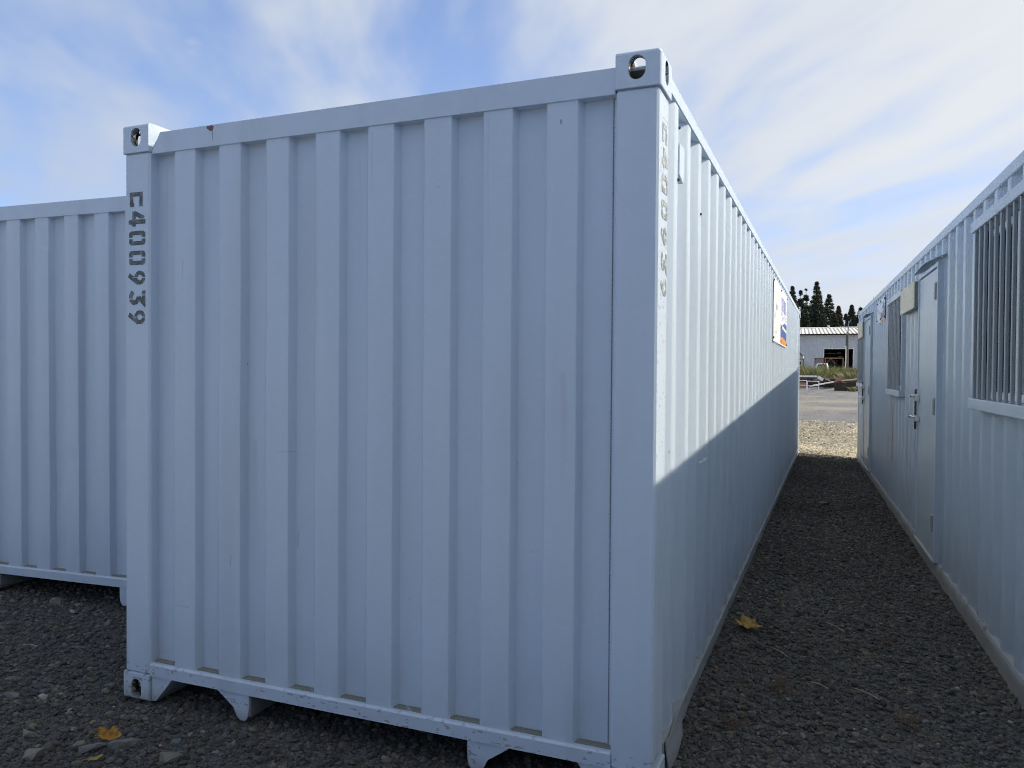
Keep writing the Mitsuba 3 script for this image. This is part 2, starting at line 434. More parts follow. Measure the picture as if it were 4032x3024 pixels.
def field(x0, x1, y0, y1, per_m2, rlo, rhi, keep=None, **kw):
    n = int((x1 - x0) * (y1 - y0) * per_m2)
    xy = np.stack([rng.uniform(x0, x1, n), rng.uniform(y0, y1, n)], 1)
    if keep is not None:
        xy = xy[keep(xy[:, 0], xy[:, 1])]
    rad = rlo + (rhi - rlo) * rng.random(len(xy)) ** 3.0
    return stones(xy, rad, **kw)


BEI = np.array([[.46, .41, .30], [.40, .36, .27], [.60, .55, .44], [.29, .25, .17], [.35, .33, .28], [.10, .085, .06]])
BEW = np.array([.30, .24, .18, .10, .12, .06])
cabx = lambda y: 3.875 - 0.039 * y
parts = [
    field(-3.4, 2.9, -0.95, 0.25, 2900, .0060, .0200),
    field(-3.2, 0.15, 0.25, 1.5, 2500, .0060, .0195),
    field(0.15, 2.3, 0.25, 1.3, 900, .007, .018),
    field(2.36, 3.95, 0.25, 5.0, 2500, .0065, .0185, keep=lambda x, y: x < cabx(y) + .03),
    field(2.40, 3.85, 5.0, 12.4, 1700, .008, .020, keep=lambda x, y: x < cabx(y) + .03),
    field(1.2, 4.2, 12.4, 17.0, 1100, .009, .026, pal=BEI, palw=BEW),
    field(0.8, 4.6, 17.0, 24.0, 420, .010, .030, pal=BEI, palw=BEW),
]
o, V, Fc, C = 0, [], [], []
for v, f, c in parts:
    V.append(v); Fc.append(f + o); C.append(c); o += len(v)
bs('stone_look', {'type': 'principled', 'base_color': {'type': 'mesh_attribute', 'name': 'vertex_color'}, 'roughness': 0.82, 'specular': 0.3})
put('gravel', (np.vstack(V), np.vstack(Fc)), 'stone_look', color=np.vstack(C), label='dark crushed gravel lying loose around the containers', cat='gravel', kind='stuff')


# ------------------------------------------------------------------ stencil lettering
def glyph(ch):
    t = 0.21
    B = lambda pts, cap=2: LineString(pts).buffer(t / 2, cap_style=cap, join_style=2, mitre_limit=2)
    w = 0.66
    if ch == 'C':
        g = unary_union([B([(w - .02, .30), (w - .02, .13), (.12, .13), (.12, .78), (w - .02, .78), (w - .02, .66)])])
        return affinity.scale(g, 0.92, 0.92, origin=(0.3, 0.3))
    if ch == '0':
        g = sbox(.16, .16, w - .16, .84).buffer(.16).difference(sbox(.22, .24, w - .22, .76).buffer(.03))
        return g.difference(sbox(w / 2 - .035, -1, w / 2 + .035, .3)).difference(sbox(w / 2 - .035, .7, w / 2 + .035, 2))
    if ch == '4':
        g = unary_union([B([(.50, -.02), (.50, 1.0)]), B([(.34, .92), (.08, .34)]), B([(0, .30), (w + .05, .30)])])
        return g.difference(sbox(.355, .42, .392, 1.2))
    if ch == '9':
        ring = Polygon([(.33 + .33 * math.cos(a), .66 + .34 * math.sin(a)) for a in np.linspace(0, 2 * np.pi, 12, endpoint=False)])
        hole = Polygon([(.33 + .14 * math.cos(a), .66 + .16 * math.sin(a)) for a in np.linspace(0, 2 * np.pi, 10, endpoint=False)])
        tail = LineString([(.58, .56), (.20, -.02)]).buffer(.11, cap_style=2)
        g = unary_union([ring, tail]).difference(hole)
        return g.difference(sbox(.31, .78, .36, 1.2)).difference(sbox(.31, .2, .345, .52))
    if ch == '3':
        g = unary_union([B([(.02, .90), (.60, .90), (.32, .58)]), B([(.32, .58), (.54, .46), (.58, .28), (.46, .12), (.24, .10), (.06, .24)])])
        return g.difference(sbox(.20, .75, .245, 1.2)).difference(sbox(.37, -1, .41, .22))


def stencil(text, height, adv, thick):
    out = []
    for i, ch in enumerate(text):
        g = affinity.scale(glyph(ch).buffer(0.012).buffer(-0.012), height, height, origin=(0, 0))
        g = affinity.translate(g, i * adv)
        for q in getattr(g, 'geoms', [g]):
            out.append(trimesh.creation.extrude_polygon(q, thick, engine='earcut'))
    return cat(*out).vertices, cat(*out).faces


# ------------------------------------------------------------------ shipping containers
WID, LEN, HGT = 2.438, 12.192, 2.591


def casting(top=True, g=.006):
    """corner block at the front left corner (x 0..0.155, y 0..0.178), hollow, with its slots"""
    w, d, h = 0.155, 0.178, 0.118
    r = 0.014
    sph = [m3.Manifold.sphere(r, 20).translate([x, y, z]) for x in (r, w - .004) for y in (r, d - .004) for z in ((.004, h - r) if top else (r, h - .004))]
    body = m3.Manifold.batch_hull(sph) ^ m3.Manifold.cube([w, d, h])
    inner = m3.Manifold.cube([w - .05, d - .06, h - .052]).translate([.026, .028, .026])

    def slot(a, b, axis, at, depth):
        cs = m3.CrossSection.circle(min(a, b) / 2, 32)
        dx = max(a - b, 0) / 2; dy = max(b - a, 0) / 2
        cs = m3.CrossSection.batch_hull([cs.translate([-dx, -dy]), cs.translate([dx, dy])])
        s = m3.Manifold.extrude(cs, depth).translate([0, 0, -depth / 2])
        if axis == 'y':
            s = s.rotate([90, 0, 0])
        if axis == 'x':
            s = s.rotate([90, 0, 90])
        return s.translate(at)
    zc = 0.063 if top else 0.056
    body = body - inner - slot(.058, .078 if top else .092, 'y', [.082, 0, zc if top else .048], .12) - slot(.058, .080, 'x', [0, .092, zc], .12)
    body = body - slot(.062, .118, 'z', [.080, .09, h if top else 0], .12)
    m = body.to_mesh()
    return trimesh.Trimesh(m.vert_properties[:, :3], m.tri_verts, process=False)


CT, CB = casting(True), casting(False)
for _c, _top in ((CT, 1), (CB, 0)):  # cast corners stand a few millimetres proud of the posts
    _v = np.array(_c.vertices)
    _v[:, 0] = -.006 + _v[:, 0] * (.159 / .155)
    _v[:, 1] = -.006 + _v[:, 1] * (.184 / .178)
    if _top:
        _v[:, 2] = _v[:, 2] * (.126 / .118)
    _c.vertices = _v


def mirror(m, x=None, y=None):
    v = np.array(m.vertices)
    f = np.array(m.faces)
    if x is not None:
        v[:, 0] = 2 * x - v[:, 0]; f = f[:, ::-1]
    if y is not None:
        v[:, 1] = 2 * y - v[:, 1]; f = f[:, ::-1]
    return trimesh.Trimesh(v, f, process=False)


def shift(m, *d):
    return trimesh.Trimesh(np.array(m.vertices) + np.array(d), m.faces, process=False)


SIDE_PITCH = 0.2855


def container(key, fr, mat, seed):
    P = lambda part, mesh, b=mat, smooth=False, **kw: put(f'{key}__{part}', fr.m(mesh), b, smooth, **kw)
    for m, z in ((CB, 0), (CT, HGT - .118)):
        for mx in (0, 1):
            for my in (0, 1):
                c = shift(m, 0, 0, z)
                c = mirror(c, x=WID / 2) if mx else c
                c = mirror(c, y=LEN / 2) if my else c
                ctr = c.triangles_center
                lo, hi = np.array(c.vertices).min(0) + .0165, np.array(c.vertices).max(0) - .0165
                ins = ((ctr > lo) & (ctr < hi)).all(1)
                k = P('corner_casting', trimesh.Trimesh(c.vertices, c.faces[~ins], process=False), smooth=25)
                put(f'{k}__cavity', fr.m(trimesh.Trimesh(c.vertices, c.faces[ins], process=False)), 'cavity_rust')
    for mx in (0, 1):
        for my in (0, 1):
            p = rbox(.003, .152, .003, .172, .119, HGT - .119, .008)
            p = mirror(p, x=WID / 2) if mx else p
            p = mirror(p, y=LEN / 2) if my else p
            P('corner_post', p)
    # front wall
    fw_prof = profile(.150, WID - .150, [.286 + .249 * k for k in range(8)], .117, .012, .041, bend=.003)
    P('front_wall', sheet(fw_prof, .150, 2.470, lambda u, d, z: np.stack([u, .014 + d, z], 1), dent=.0026, seed=seed), smooth=True)
    P('rear_wall', sheet(fw_prof, .150, 2.50, lambda u, d, z: np.stack([u, LEN - .016 - d, z], 1), dz=.6, dent=0), smooth=True)
    # long walls
    st = np.arange(.309, LEN - .3, SIDE_PITCH)
    sp = profile(.165, LEN - .165, st, .072, .068, .036, bend=.006)
    P('side_wall', sheet(sp, .135, 2.535, lambda u, d, z: np.stack([WID - .006 - d, u, z], 1), dent=.0018, seed=seed + 3, dz=.09), smooth=True)
    P('side_wall', sheet(sp, .135, 2.535, lambda u, d, z: np.stack([.006 + d, u, z], 1), dent=.0018, seed=seed + 4, dz=.3), smooth=True)
    # front top rail: leaning plate; front bottom rail with a bevelled top
    x0, x1 = .1555, WID - .1555
    P('top_rail', prism_xz([(x0 + .001, 2.462), (x1 - .001, 2.462), (x1 - .001, 2.553), (x0 + .052, 2.553)], .008, .075))
    P('top_rail', prism_yz([(LEN - .01, 2.462), (LEN - .03, 2.552), (LEN - .075, 2.552), (LEN - .075, 2.462)], x0 + .001, x1 - .001))
    P('bottom_rail', prism_yz([(.002, .116), (.002, .165), (.009, .172), (.026, .172), (.026, .116)], x0 - .004, x1 + .004))
    P('bottom_rail', prism_yz([(LEN - .002, .0), (LEN - .002, .160), (LEN - .016, .172), (LEN - .09, .172), (LEN - .09, .0)], x0 - .004, x1 + .004))
    P('sill_ledge', rbox(x0, x1, .0265, .075, .118, .1785, .002), 'dirty_ledge')
    for s in (0, 1):
        a = rbox(WID - .062, WID - .002, .179, LEN - .179, 2.512, 2.572, .004)
        b = rbox(WID - .070, WID - .001, .179, LEN - .179, .004, .158, .006)
        P('side_top_rail', mirror(a, x=WID / 2) if s else a)
        P('side_bottom_rail', mirror(b, x=WID / 2) if s else b, 'rail_paint')
    P('roof', rbox(.055, WID - .055, .06, LEN - .06, 2.553, 2.566, .002))
    P('floor', rbox(.072, WID - .072, .076, LEN - .092, .122, .165, .002), 'underside')
    # gooseneck tunnel plates and corner gussets under the front rail
    for s in (0, 1):
        pl = [(.530, .1155), (.705, .1155), (.705, .052), (.700, .024), (.686, .002), (.655, .004), (.640, .018), (.622, .052)]
        m = prism_xz(pl, .008, .022)
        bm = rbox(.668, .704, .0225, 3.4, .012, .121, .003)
        gs = prism_xz([(.1565, .115), (.275, .115), (.255, .088), (.182, .004), (.1565, .002)], .009, .30)
        for nm, q, b in (('tunnel_plate', m, mat), ('tunnel_beam', bm, 'rail_paint'), ('corner_gusset', gs, mat)):  # tunnel beam: darker rail paint stands in for its shade and underside dirt
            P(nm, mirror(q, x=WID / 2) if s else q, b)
    return key


def prism_yz(pts, x0, x1):
    m = trimesh.creation.extrude_polygon(Polygon(pts), x1 - x0, engine='earcut')
    v = m.vertices
    return trimesh.Trimesh(np.stack([x0 + v[:, 2], v[:, 0], v[:, 1]], 1), m.faces, process=False)


main = container('shipping_container', Frame(0, 0, 0), 'paint_main', 3)
tag(main, 'large pale grey shipping container nearest the camera, number C400939 on its front posts', 'shipping container')
left = container('shipping_container_001', Frame(-2.86, .865, .010, math.atan(.058), .004), 'paint_left', 17)
tag(left, 'pale grey shipping container set back at the left edge, partly hidden by the nearer one', 'shipping container')

# added container out of view at the right, blocks sky to darken the corrugation
row = container('shipping_container_002', Frame(4.85, -13.3, -.01, math.atan(.039)), 'paint_left', 29)
tag(row, 'added pale grey shipping container, unseen to the right of the camera, blocking part of the sky', 'shipping container')

sv, sf = stencil('C400939', 0.096, 0.0890, 0.0012)
put(f'{main}__stencil_number', (np.stack([.030 + sv[:, 1], .0026 - sv[:, 2], 2.300 - sv[:, 0]], 1), sf), 'stencil_ink', label='dark stencilled number C400939 reading down the left front post')
put(f'{main}__stencil_number', (np.stack([WID - .0026 + sv[:, 2], .060 + sv[:, 1] * 1.0, 2.372 - sv[:, 0] * 1.01], 1), sf), 'stencil_faded', label='faded grey stencilled number C400939 on the sunlit side of the right post')
# thin gap where the front sheet meets the right post
put(f'{main}__panel_seam', rbox(2.2640, 2.2688, .050, .066, .172, 2.462, .0005), 'seam_dark', label='thin dark seam beside the right front post')
put(f'{main}__welded_strip', rbox(2.269, 2.2875, .048, .0635, .172, 2.461, .002), 'paint_main')
# side vent: a small hooded box on the second recess
put(f'{main}__vent', prism_yz([(.400, 2.265), (.400, 2.375), (.408, 2.385), (.495, 2.385), (.500, 2.375), (.500, 2.29), (.480, 2.245)], WID - .050, WID - .004), 'paint_main', label='small raised vent box high on the sunlit side')
for (y, z) in ((.385, 2.437), (.375, 2.238), (.93, 2.21)):
    put(f'{main}__vent_bolt', trimesh.creation.icosphere(1, .006).apply_translation([WID - .004, y, z]), 'dark_steel')
# bent flap of the side rail beside the front corner
fl = trimesh.creation.box([.004, .30, .10])
fl = fl.subdivide().subdivide()
fv = np.array(fl.vertices)
fv[:, 0] += .020 * np.clip((.055 - fv[:, 2]) / .11, 0, 1) ** 1.3 * (1 - (fv[:, 1] / .2) ** 2 * .6)
fv[:, 2] += .012 * np.sin(fv[:, 1] * 21)
put(f'{main}__bent_flap', (fv + [WID + .004, .345, .105], fl.faces), 'rail_paint', smooth=40, label='bent dirty flap at the foot of the side wall near the corner')
# ------------------------------------------------------------------ office container on the right
CF = Frame(3.875, 0, -0.012, math.atan(.039))
cab = 'office_container'
tag(cab, 'pale grey converted office container with barred windows and steel doors along the right', 'office container')
CP = lambda part, mesh, b='paint_cabin', smooth=False, **kw: put(f'{cab}__{part}', CF.m(mesh), b, smooth, **kw)
Y0, Y1 = 0.22, 12.41
CH = 2.585
WIN = [('window', 1.30, 2.605, 1.375, 2.335), ('window', 6.06, 7.22, 1.345, 2.285), ('window', 10.84, 12.06, 1.36, 2.30)]
DOOR = [(3.93, 4.87), (9.66, 10.66)]
holes = [(a, b, c, d) for _, a, b, c, d in WIN] + [(a, b, .05, 2.33) for a, b in DOOR]
cst = [2.242 - .30 + .281 * k for k in range(-6, 40)]
cst = [s for s in cst if Y0 + .2 < s < Y1 - .3]
cprof = profile(Y0 + .15, Y1 - .15, cst, .072, .068, .036, bend=.006)
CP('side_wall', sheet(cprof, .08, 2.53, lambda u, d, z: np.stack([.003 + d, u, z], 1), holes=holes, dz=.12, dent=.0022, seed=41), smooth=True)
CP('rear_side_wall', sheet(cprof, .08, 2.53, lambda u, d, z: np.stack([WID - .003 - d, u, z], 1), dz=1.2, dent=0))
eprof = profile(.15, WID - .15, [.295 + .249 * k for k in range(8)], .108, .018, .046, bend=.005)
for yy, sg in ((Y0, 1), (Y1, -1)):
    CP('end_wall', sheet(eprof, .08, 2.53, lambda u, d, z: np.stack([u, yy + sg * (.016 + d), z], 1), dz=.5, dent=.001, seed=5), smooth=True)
for x0, x1 in ((.001, .15), (WID - .15, WID - .001)):
    for a, b in ((Y0, Y0 + .158), (Y1 - .158, Y1)):
        CP('corner_post', rbox(x0, x1, a, b, .118, CH - .105, .008))
for m, z in ((CB, 0.0), (CT, CH - .112)):
    for mx in (0, 1):
        for my in (0, 1):
            c = shift(m, -.003, 0, z)
            c = mirror(c, x=WID / 2) if mx else c
            c = mirror(shift(c, 0, Y0, 0), y=(Y0 + Y1) / 2) if my else shift(c, 0, Y0, 0)
            CP('corner_casting', c, smooth=25)
for x0, x1 in ((-.004, .062), (WID - .062, WID + .004)):
    CP('top_rail', rbox(x0, x1, Y0 + .179, Y1 - .179, 2.506, 2.572, .004))
CP('bottom_rail', prism_xz([(-.016, .0), (-.006, .10), (.0, .116), (.075, .116), (.075, .0)], Y0 + .179, Y1 - .179), 'rail_paint')
CP('bottom_rail', rbox(WID - .07, WID + .002, Y0 + .179, Y1 - .179, .0, .116, .004), 'rail_paint')
CP('roof', rbox(.06, WID - .06, Y0 + .06, Y1 - .06, 2.545, 2.56, .002))
CP('floor', rbox(.076, WID - .076, Y0 + .08, Y1 - .08, .09, .14, .002), 'interior')
CP('inner_lining', rbox(1.9, 1.94, Y0 + .2, Y1 - .2, .145, 2.53, .002), 'interior')


def window(a, b, z0, z1, pitch, nm):
    W = f'{nm}'
    head = rbox(-.046, .036, a - .040, b + .045, z1, z1 + .062, .003)
    sill = rbox(-.050, .036, a - .030, b + .030, z0 - .060, z0, .003)
    j1, j2 = rbox(-.030, .034, a - .029, a, z0 + .001, z1 - .001, .003), rbox(-.014, .034, b, b + .039, z0 + .001, z1 - .001, .003)
    root = put(f'{cab}__{W}', CF.m(cat(head, sill, j1, j2)), 'paint_trim')
    part = lambda n, m, bb: put(f'{root}__{n}', CF.m(m), bb)
    mid = (a + b) / 2 - .03
    fr = [rbox(.040, .062, a, b, z0, z0 + .042, .003), rbox(.040, .062, a, b, z1 - .042, z1, .003), rbox(.040, .062, a, a + .04, z0 + .042, z1 - .042, .002),
          rbox(.040, .062, b - .04, b, z0 + .042, z1 - .042, .002), rbox(.036, .066, mid - .025, mid + .025, z0 + .042, z1 - .042, .003)]
    part('sash', cat(*fr), 'window_white')
    sc = rbox(.0665, .0685, mid + .026, b - .041, z0 + .043, z1 - .043, .0004)
    part('insect_screen', sc, 'screen_mesh')
    g = trimesh.Trimesh([[.053, a + .041, z0 + .043], [.053, mid - .026, z0 + .043], [.053, mid - .026, z1 - .043], [.053, a + .041, z1 - .043]], [[0, 1, 2], [0, 2, 3]], process=False)
    put(f'{root}__pane', CF.m(g), 'glass')
    y = b - .045
    while y > a + .02:
        part('bar', rbox(-.040, -.022, y - .009, y + .009, z0 + .0015, z1 - .0015, .003), 'paint_bar')
        y -= pitch
    return root


r1 = window(*WIN[0][1:], .1235, 'window')
tag(r1, 'barred window nearest the camera, reflecting the banner')
window(*WIN[1][1:], .1235, 'window')
window(*WIN[2][1:], .1235, 'window')


def door(a, b, mat):
    slab = rbox(-.022, .020, a + .012, b - .012, .135, 2.305, .004)
    D = put(f'{cab}__door', CF.m(slab), mat)
    q = lambda n, m, bb='paint_trim', **kw: put(f'{D}__{n}', CF.m(m), bb, **kw)
    q('frame', cat(rbox(-.030, .04, a - .03, a + .008, .118, 2.345, .003), rbox(-.030, .04, b - .008, b + .03, .118, 2.345, .003), rbox(-.0295, .04, a + .0085, b - .0085, 2.313, 2.344, .003)))
    for z in (2.07, 1.21, .34):
        q('hinge', rbox(-.040, -.022, a + .02, a + .075, z, z + .125, .004), 'grey_metal')
    yl = b - .085
    q('lock_rod', tube([[-.052, yl, 1.05], [-.052, yl, 1.385]], .009, 8), 'black_metal')
    q('lever_handle', cat(rbox(-.062, -.022, yl - .028, yl + .028, 1.285, 1.345, .006), tube([[-.062, yl, 1.325], [-.080, yl + .01, 1.335], [-.083, yl + .05, 1.325]], .010, 8)), 'bright_metal')
    q('padlock', cat(rbox(-.064, -.022, yl - .035, yl + .022, 1.115, 1.165, .006), tube([[-.062, yl, 1.15], [-.088, yl + .02, 1.160], [-.092, yl + .08, 1.15]], .009, 8)), 'bright_metal')
    q('threshold', rbox(-.038, .05, a - .02, b + .02, .1175, .1335, .004), 'rail_paint')
    # curved rain hood
    n = 14
    yy = np.linspace(a - .08, b + .09, n)
    arch = .030 * np.sin(np.linspace(0.12, np.pi - 0.12, n))
    vs, fs = [], []
    for y, h in zip(yy, arch):
        vs += [[.02, y, 2.390 + h], [-.062, y, 2.358 + h], [-.062, y, 2.353 + h], [.02, y, 2.385 + h]]
    for i in range(n - 1):
        for k in range(4):
            A, B_ = i * 4 + k, i * 4 + (k + 1) % 4
            fs += [[A, A + 4, B_ + 4], [A, B_ + 4, B_]]
    fs += [[0, 1, 2], [0, 2, 3], [4 * n - 4, 4 * n - 2, 4 * n - 3], [4 * n - 4, 4 * n - 1, 4 * n - 2]]
    put(f'{cab}__rain_hood', CF.m(trimesh.Trimesh(vs, fs, process=False)), 'paint_trim')
    bx = put(f'{cab}__utility_box', CF.m(rbox(-.046, .0, b + .065, b + .99, 2.085, 2.31, .006)), 'grey_metal', label='grey utility box with a beige cover beside a door')
    put(f'{bx}__cover', CF.m(rbox(-.062, -.0465, b + .060, b + .995, 2.08, 2.315, .006)), 'beige_plastic')


door(*DOOR[0], 'paint_door')
door(*DOOR[1], 'paint_door')


# ------------------------------------------------------------------ banners
def print_fn(y0, y1, z0, z1):
    """printed banner: white left part with a faint picture, right part blue with an orange foot"""
    def fn(p, n, uv):
        u, v = (p.y - y0) / (y1 - y0), (p.z - z0) / (z1 - z0)
        white = F3(0.80, 0.81, 0.82)
        blot = mikit.fbm(u * 9, v * 7, 3.0)
        pic = mikit.smoothstep(0.50, 0.62, blot) * mikit.smoothstep(0.30, 0.36, v) * mikit.smoothstep(0.66, 0.60, v) * mikit.smoothstep(0.05, 0.10, u) * mikit.smoothstep(0.40, 0.36, u)
        c = mikit.mix(white, F3(0.30, 0.33, 0.33), pic * 0.9)
        low = mikit.smoothstep(0.60, 0.66, mikit.fbm(u * 14, v * 12, 8.0)) * mikit.smoothstep(0.14, 0.17, v) * mikit.smoothstep(0.24, 0.21, v) * mikit.smoothstep(0.42, 0.36, u)
        c = mikit.mix(c, F3(0.34, 0.36, 0.30), low * 0.8)
        org = mikit.smoothstep(0.05, 0.0, dr.abs(u - 0.36 + 0.15 * (v - 0.75))) * mikit.smoothstep(0.66, 0.70, v) * mikit.smoothstep(0.84, 0.80, v)
        c = mikit.mix(c, F3(0.75, 0.36, 0.14), org * 0.8)
        # right panel
        right = dr.select(u > 0.47, 1.0, 0.0)
        band = dr.select((v > 0.60) & (v < 0.86) & (u > 0.52), 1.0, 0.0) * dr.select(mikit.noise(u * 46, 3.0, 1.0) > 0.45, 1.0, 0.0)
        c = mikit.mix(c, F3(0.17, 0.19, 0.45), band * 0.9)
        grey = dr.select((v > 0.44) & (v < 0.58) & (u > 0.52), 1.0, 0.0) * mikit.smoothstep(0.5, 0.6, mikit.noise(u * 40, v * 34, 2.0))
        c = mikit.mix(c, F3(0.25, 0.27, 0.42), grey * 0.7)
        curve = 0.40 - 0.03 * (u - 0.5) + 0.05 * dr.sin(u * 9)
        blue = mikit.mix(F3(0.030, 0.070, 0.24), F3(0.10, 0.16, 0.42), mikit.fbm(u * 5, v * 6, 2.0))
        c = mikit.mix(c, blue, right * dr.select((v < curve) & (v > 0.10), 1.0, 0.0))
        swoosh = dr.select((dr.abs(v - 0.335 + 0.10 * (u - 0.6)) < 0.028) & (u > 0.60) & (u < 0.97), 1.0, 0.0)
        c = mikit.mix(c, F3(0.70, 0.72, 0.76), swoosh)
        foot = dr.select((v < 0.125 - 0.02 * dr.sin(u * 7)) & (v > 0.02), 1.0, 0.0)
        return mikit.mix(c, F3(0.72, 0.30, 0.06), foot * right)
    return fn


def banner(key, place, y0, y1, z0, z1, start, pitch, mat, label, amp):
    ny_, nz_ = 90, 14
    ys, zs = np.linspace(y0, y1, ny_), np.linspace(z0, z1, nz_)
    Yy, Zz = np.meshgrid(ys, zs, indexing='ij')
    ph = (Yy - start) / pitch
    sag = amp * (0.5 - 0.5 * np.cos(2 * np.pi * ph)) * (0.55 + 0.45 * np.abs(2 * (Zz - z0) / (z1 - z0) - 1))
    out = .006 - sag
    va = place(out.ravel(), Yy.ravel(), Zz.ravel()); vb = place((out - .0018).ravel(), Yy.ravel(), Zz.ravel())
    i, j = np.meshgrid(np.arange(ny_ - 1), np.arange(nz_ - 1), indexing='ij')
    q = np.stack([i * nz_ + j, (i + 1) * nz_ + j, (i + 1) * nz_ + j + 1, i * nz_ + j + 1], -1).reshape(-1, 4)
    n0 = ny_ * nz_
    m = trimesh.Trimesh(np.vstack([va, vb]), np.vstack([q[:, [0, 1, 2]], q[:, [0, 2, 3]], n0 + q[:, [0, 2, 1]], n0 + q[:, [0, 3, 2]]]), process=False)
    put(f'{key}__sheet', m, mat, smooth=True)
    for y in (y0 + .04, (y0 + y1) / 2, y1 - .05):
        for z in (z0 + .035, z1 - .035):
            c = place(np.array([.008]), np.array([y]), np.array([z]))[0]
            put(f'{key}__bolt', trimesh.creation.icosphere(1, .014).apply_scale([.5, 1, 1]).apply_translation(c), 'dark_steel')
    tag(key, label, 'banner')


bs('banner_print', {'type': 'principled', 'base_color': mikit.proc(print_fn(5.50, 7.86, 1.82, 2.46)), 'roughness': 0.45})
banner('banner', lambda o, y, z: np.stack([WID - .004 + o, y, z], 1), 5.50, 7.86, 1.82, 2.46, .345, SIDE_PITCH, 'banner_print', 'white and blue printed banner with orange foot on the sunlit wall of the nearest container', .007)


def small_print(p, n, uv):
    u, v = (8.95 - p.y) / 1.05, (p.z - 2.16) / .30
    c = F3(0.62, 0.64, 0.66)
    dark = dr.select((u > 0.44) & (v > 0.12), 1.0, 0.0) * mikit.smoothstep(0.34, 0.50, mikit.fbm(u * 4, v * 3.2, 5.0))
    c = mikit.mix(c, F3(0.14, 0.16, 0.21), dark * 0.95)
    c = mikit.mix(c, F3(0.30, 0.33, 0.36), dr.select(u < 0.44, 1.0, 0.0) * mikit.smoothstep(0.55, 0.66, mikit.fbm(u * 12, v * 7, 1.0)) * 0.7)
    return mikit.mix(c, F3(0.50, 0.24, 0.09), dr.select((u > 0.44) & (v < 0.11), 1.0, 0.0) * 0.8)


bs('banner_print_small', {'type': 'principled', 'base_color': mikit.proc(small_print), 'roughness': 0.45})
banner('banner_001', lambda o, y, z: CF.p(np.stack([-o, y, z + .012], 1)), 7.90, 8.95, 2.16, 2.455, cst[0] + .036, .281, 'banner_print_small', 'small white and dark blue banner on the office container between the far door and window', .02)

# ------------------------------------------------------------------ rocks, leaves, dry weeds on the gravel
plain('rock_brown', (0.150, 0.138, 0.110), 0.85, var=0.35, scale=40)
plain('rock_grey', (0.125, 0.120, 0.112), 0.85, var=0.35, scale=45)
plain('rock_green', (0.090, 0.105, 0.098), 0.85, var=0.3, scale=45)
plain('rock_pale', (0.235, 0.225, 0.20), 0.8, var=0.2, scale=60)
ROCKS = [  # x, y, length, width, height, turn, material, label
    (.145, -.555, .125, .095, .060, .2, 'rock_brown', 'largest blocky brown stone in the gravel at the bottom left corner'),
    (.300, -.415, .150, .055, .045, .75, 'rock_grey', 'long grey brown stone below the orange leaf, the left one of a pair'),
    (.385, -.345, .170, .060, .050, .75, 'rock_grey', 'long grey stone right of a similar one below the orange leaf'),
    (.640, -.365, .150, .085, .055, .9, 'rock_brown', 'large brown stone at the bottom edge in front of the container'),
    (.235, -.430, .075, .055, .045, 1.1, 'rock_brown', 'rounded brown stone beside the small yellow leaf scrap'),
    (-1.60, .900, .150, .080, .050, .1, 'rock_brown', 'flat brown stone by itself in front of the set back container'),
    (-.480, -.190, .095, .050, .030, .2, 'rock_grey', 'flat grey stone left of the front corner of the nearest container'),
    (-.060, -.430, .120, .055, .040, .6, 'rock_brown', 'elongated brown stone near the left edge of the photo'),
    (-.330, -.150, .070, .045, .030, .2, 'rock_pale', 'pale rounded stone in the gravel left of the container corner'),
    (-.160, .060, .080, .06, .035, .5, 'rock_green', 'dull greenish stone close to the container corner block'),
    (.560, -.250, .060, .045, .035, .3, 'rock_green', 'small greenish stone in front of the gravel edge by the tunnel plate'),
    (2.92, 6.60, .200, .11, .05, .1, 'rock_grey', 'flat grey stone far along the shaded alley'),
]
for i, (x, y, l, w, h, t, mat, lab) in enumerate(ROCKS):
    r = np.random.default_rng(100 + i)
    pts = r.normal(size=(15, 3))
    pts /= np.linalg.norm(pts, axis=1, keepdims=True)
    pts = np.sign(pts) * np.abs(pts) ** .7 * r.uniform(.80, 1.1, (15, 1)) * [l / 2, w / 2, h * .62]
    pts *= .74
    hull = trimesh.convex.convex_hull(pts).subdivide().subdivide()
    v = np.array(hull.vertices)
    v = v + (meshkit.fbm(v * 60 + i * 9, 3, i)[:, None] - .5) * .14 * h * (v / (np.linalg.norm(v, axis=1, keepdims=True) + 1e-9))
    c, s = math.cos(t), math.sin(t)
    v = np.stack([v[:, 0] * c - v[:, 1] * s, v[:, 0] * s + v[:, 1] * c, v[:, 2]], 1) + [x, y, float(ground_h(x, y)) + h * .32]
    put(name('rock'), (v, hull.faces), mat, smooth=35, label=lab, cat='stone', group='larger stones in the gravel')


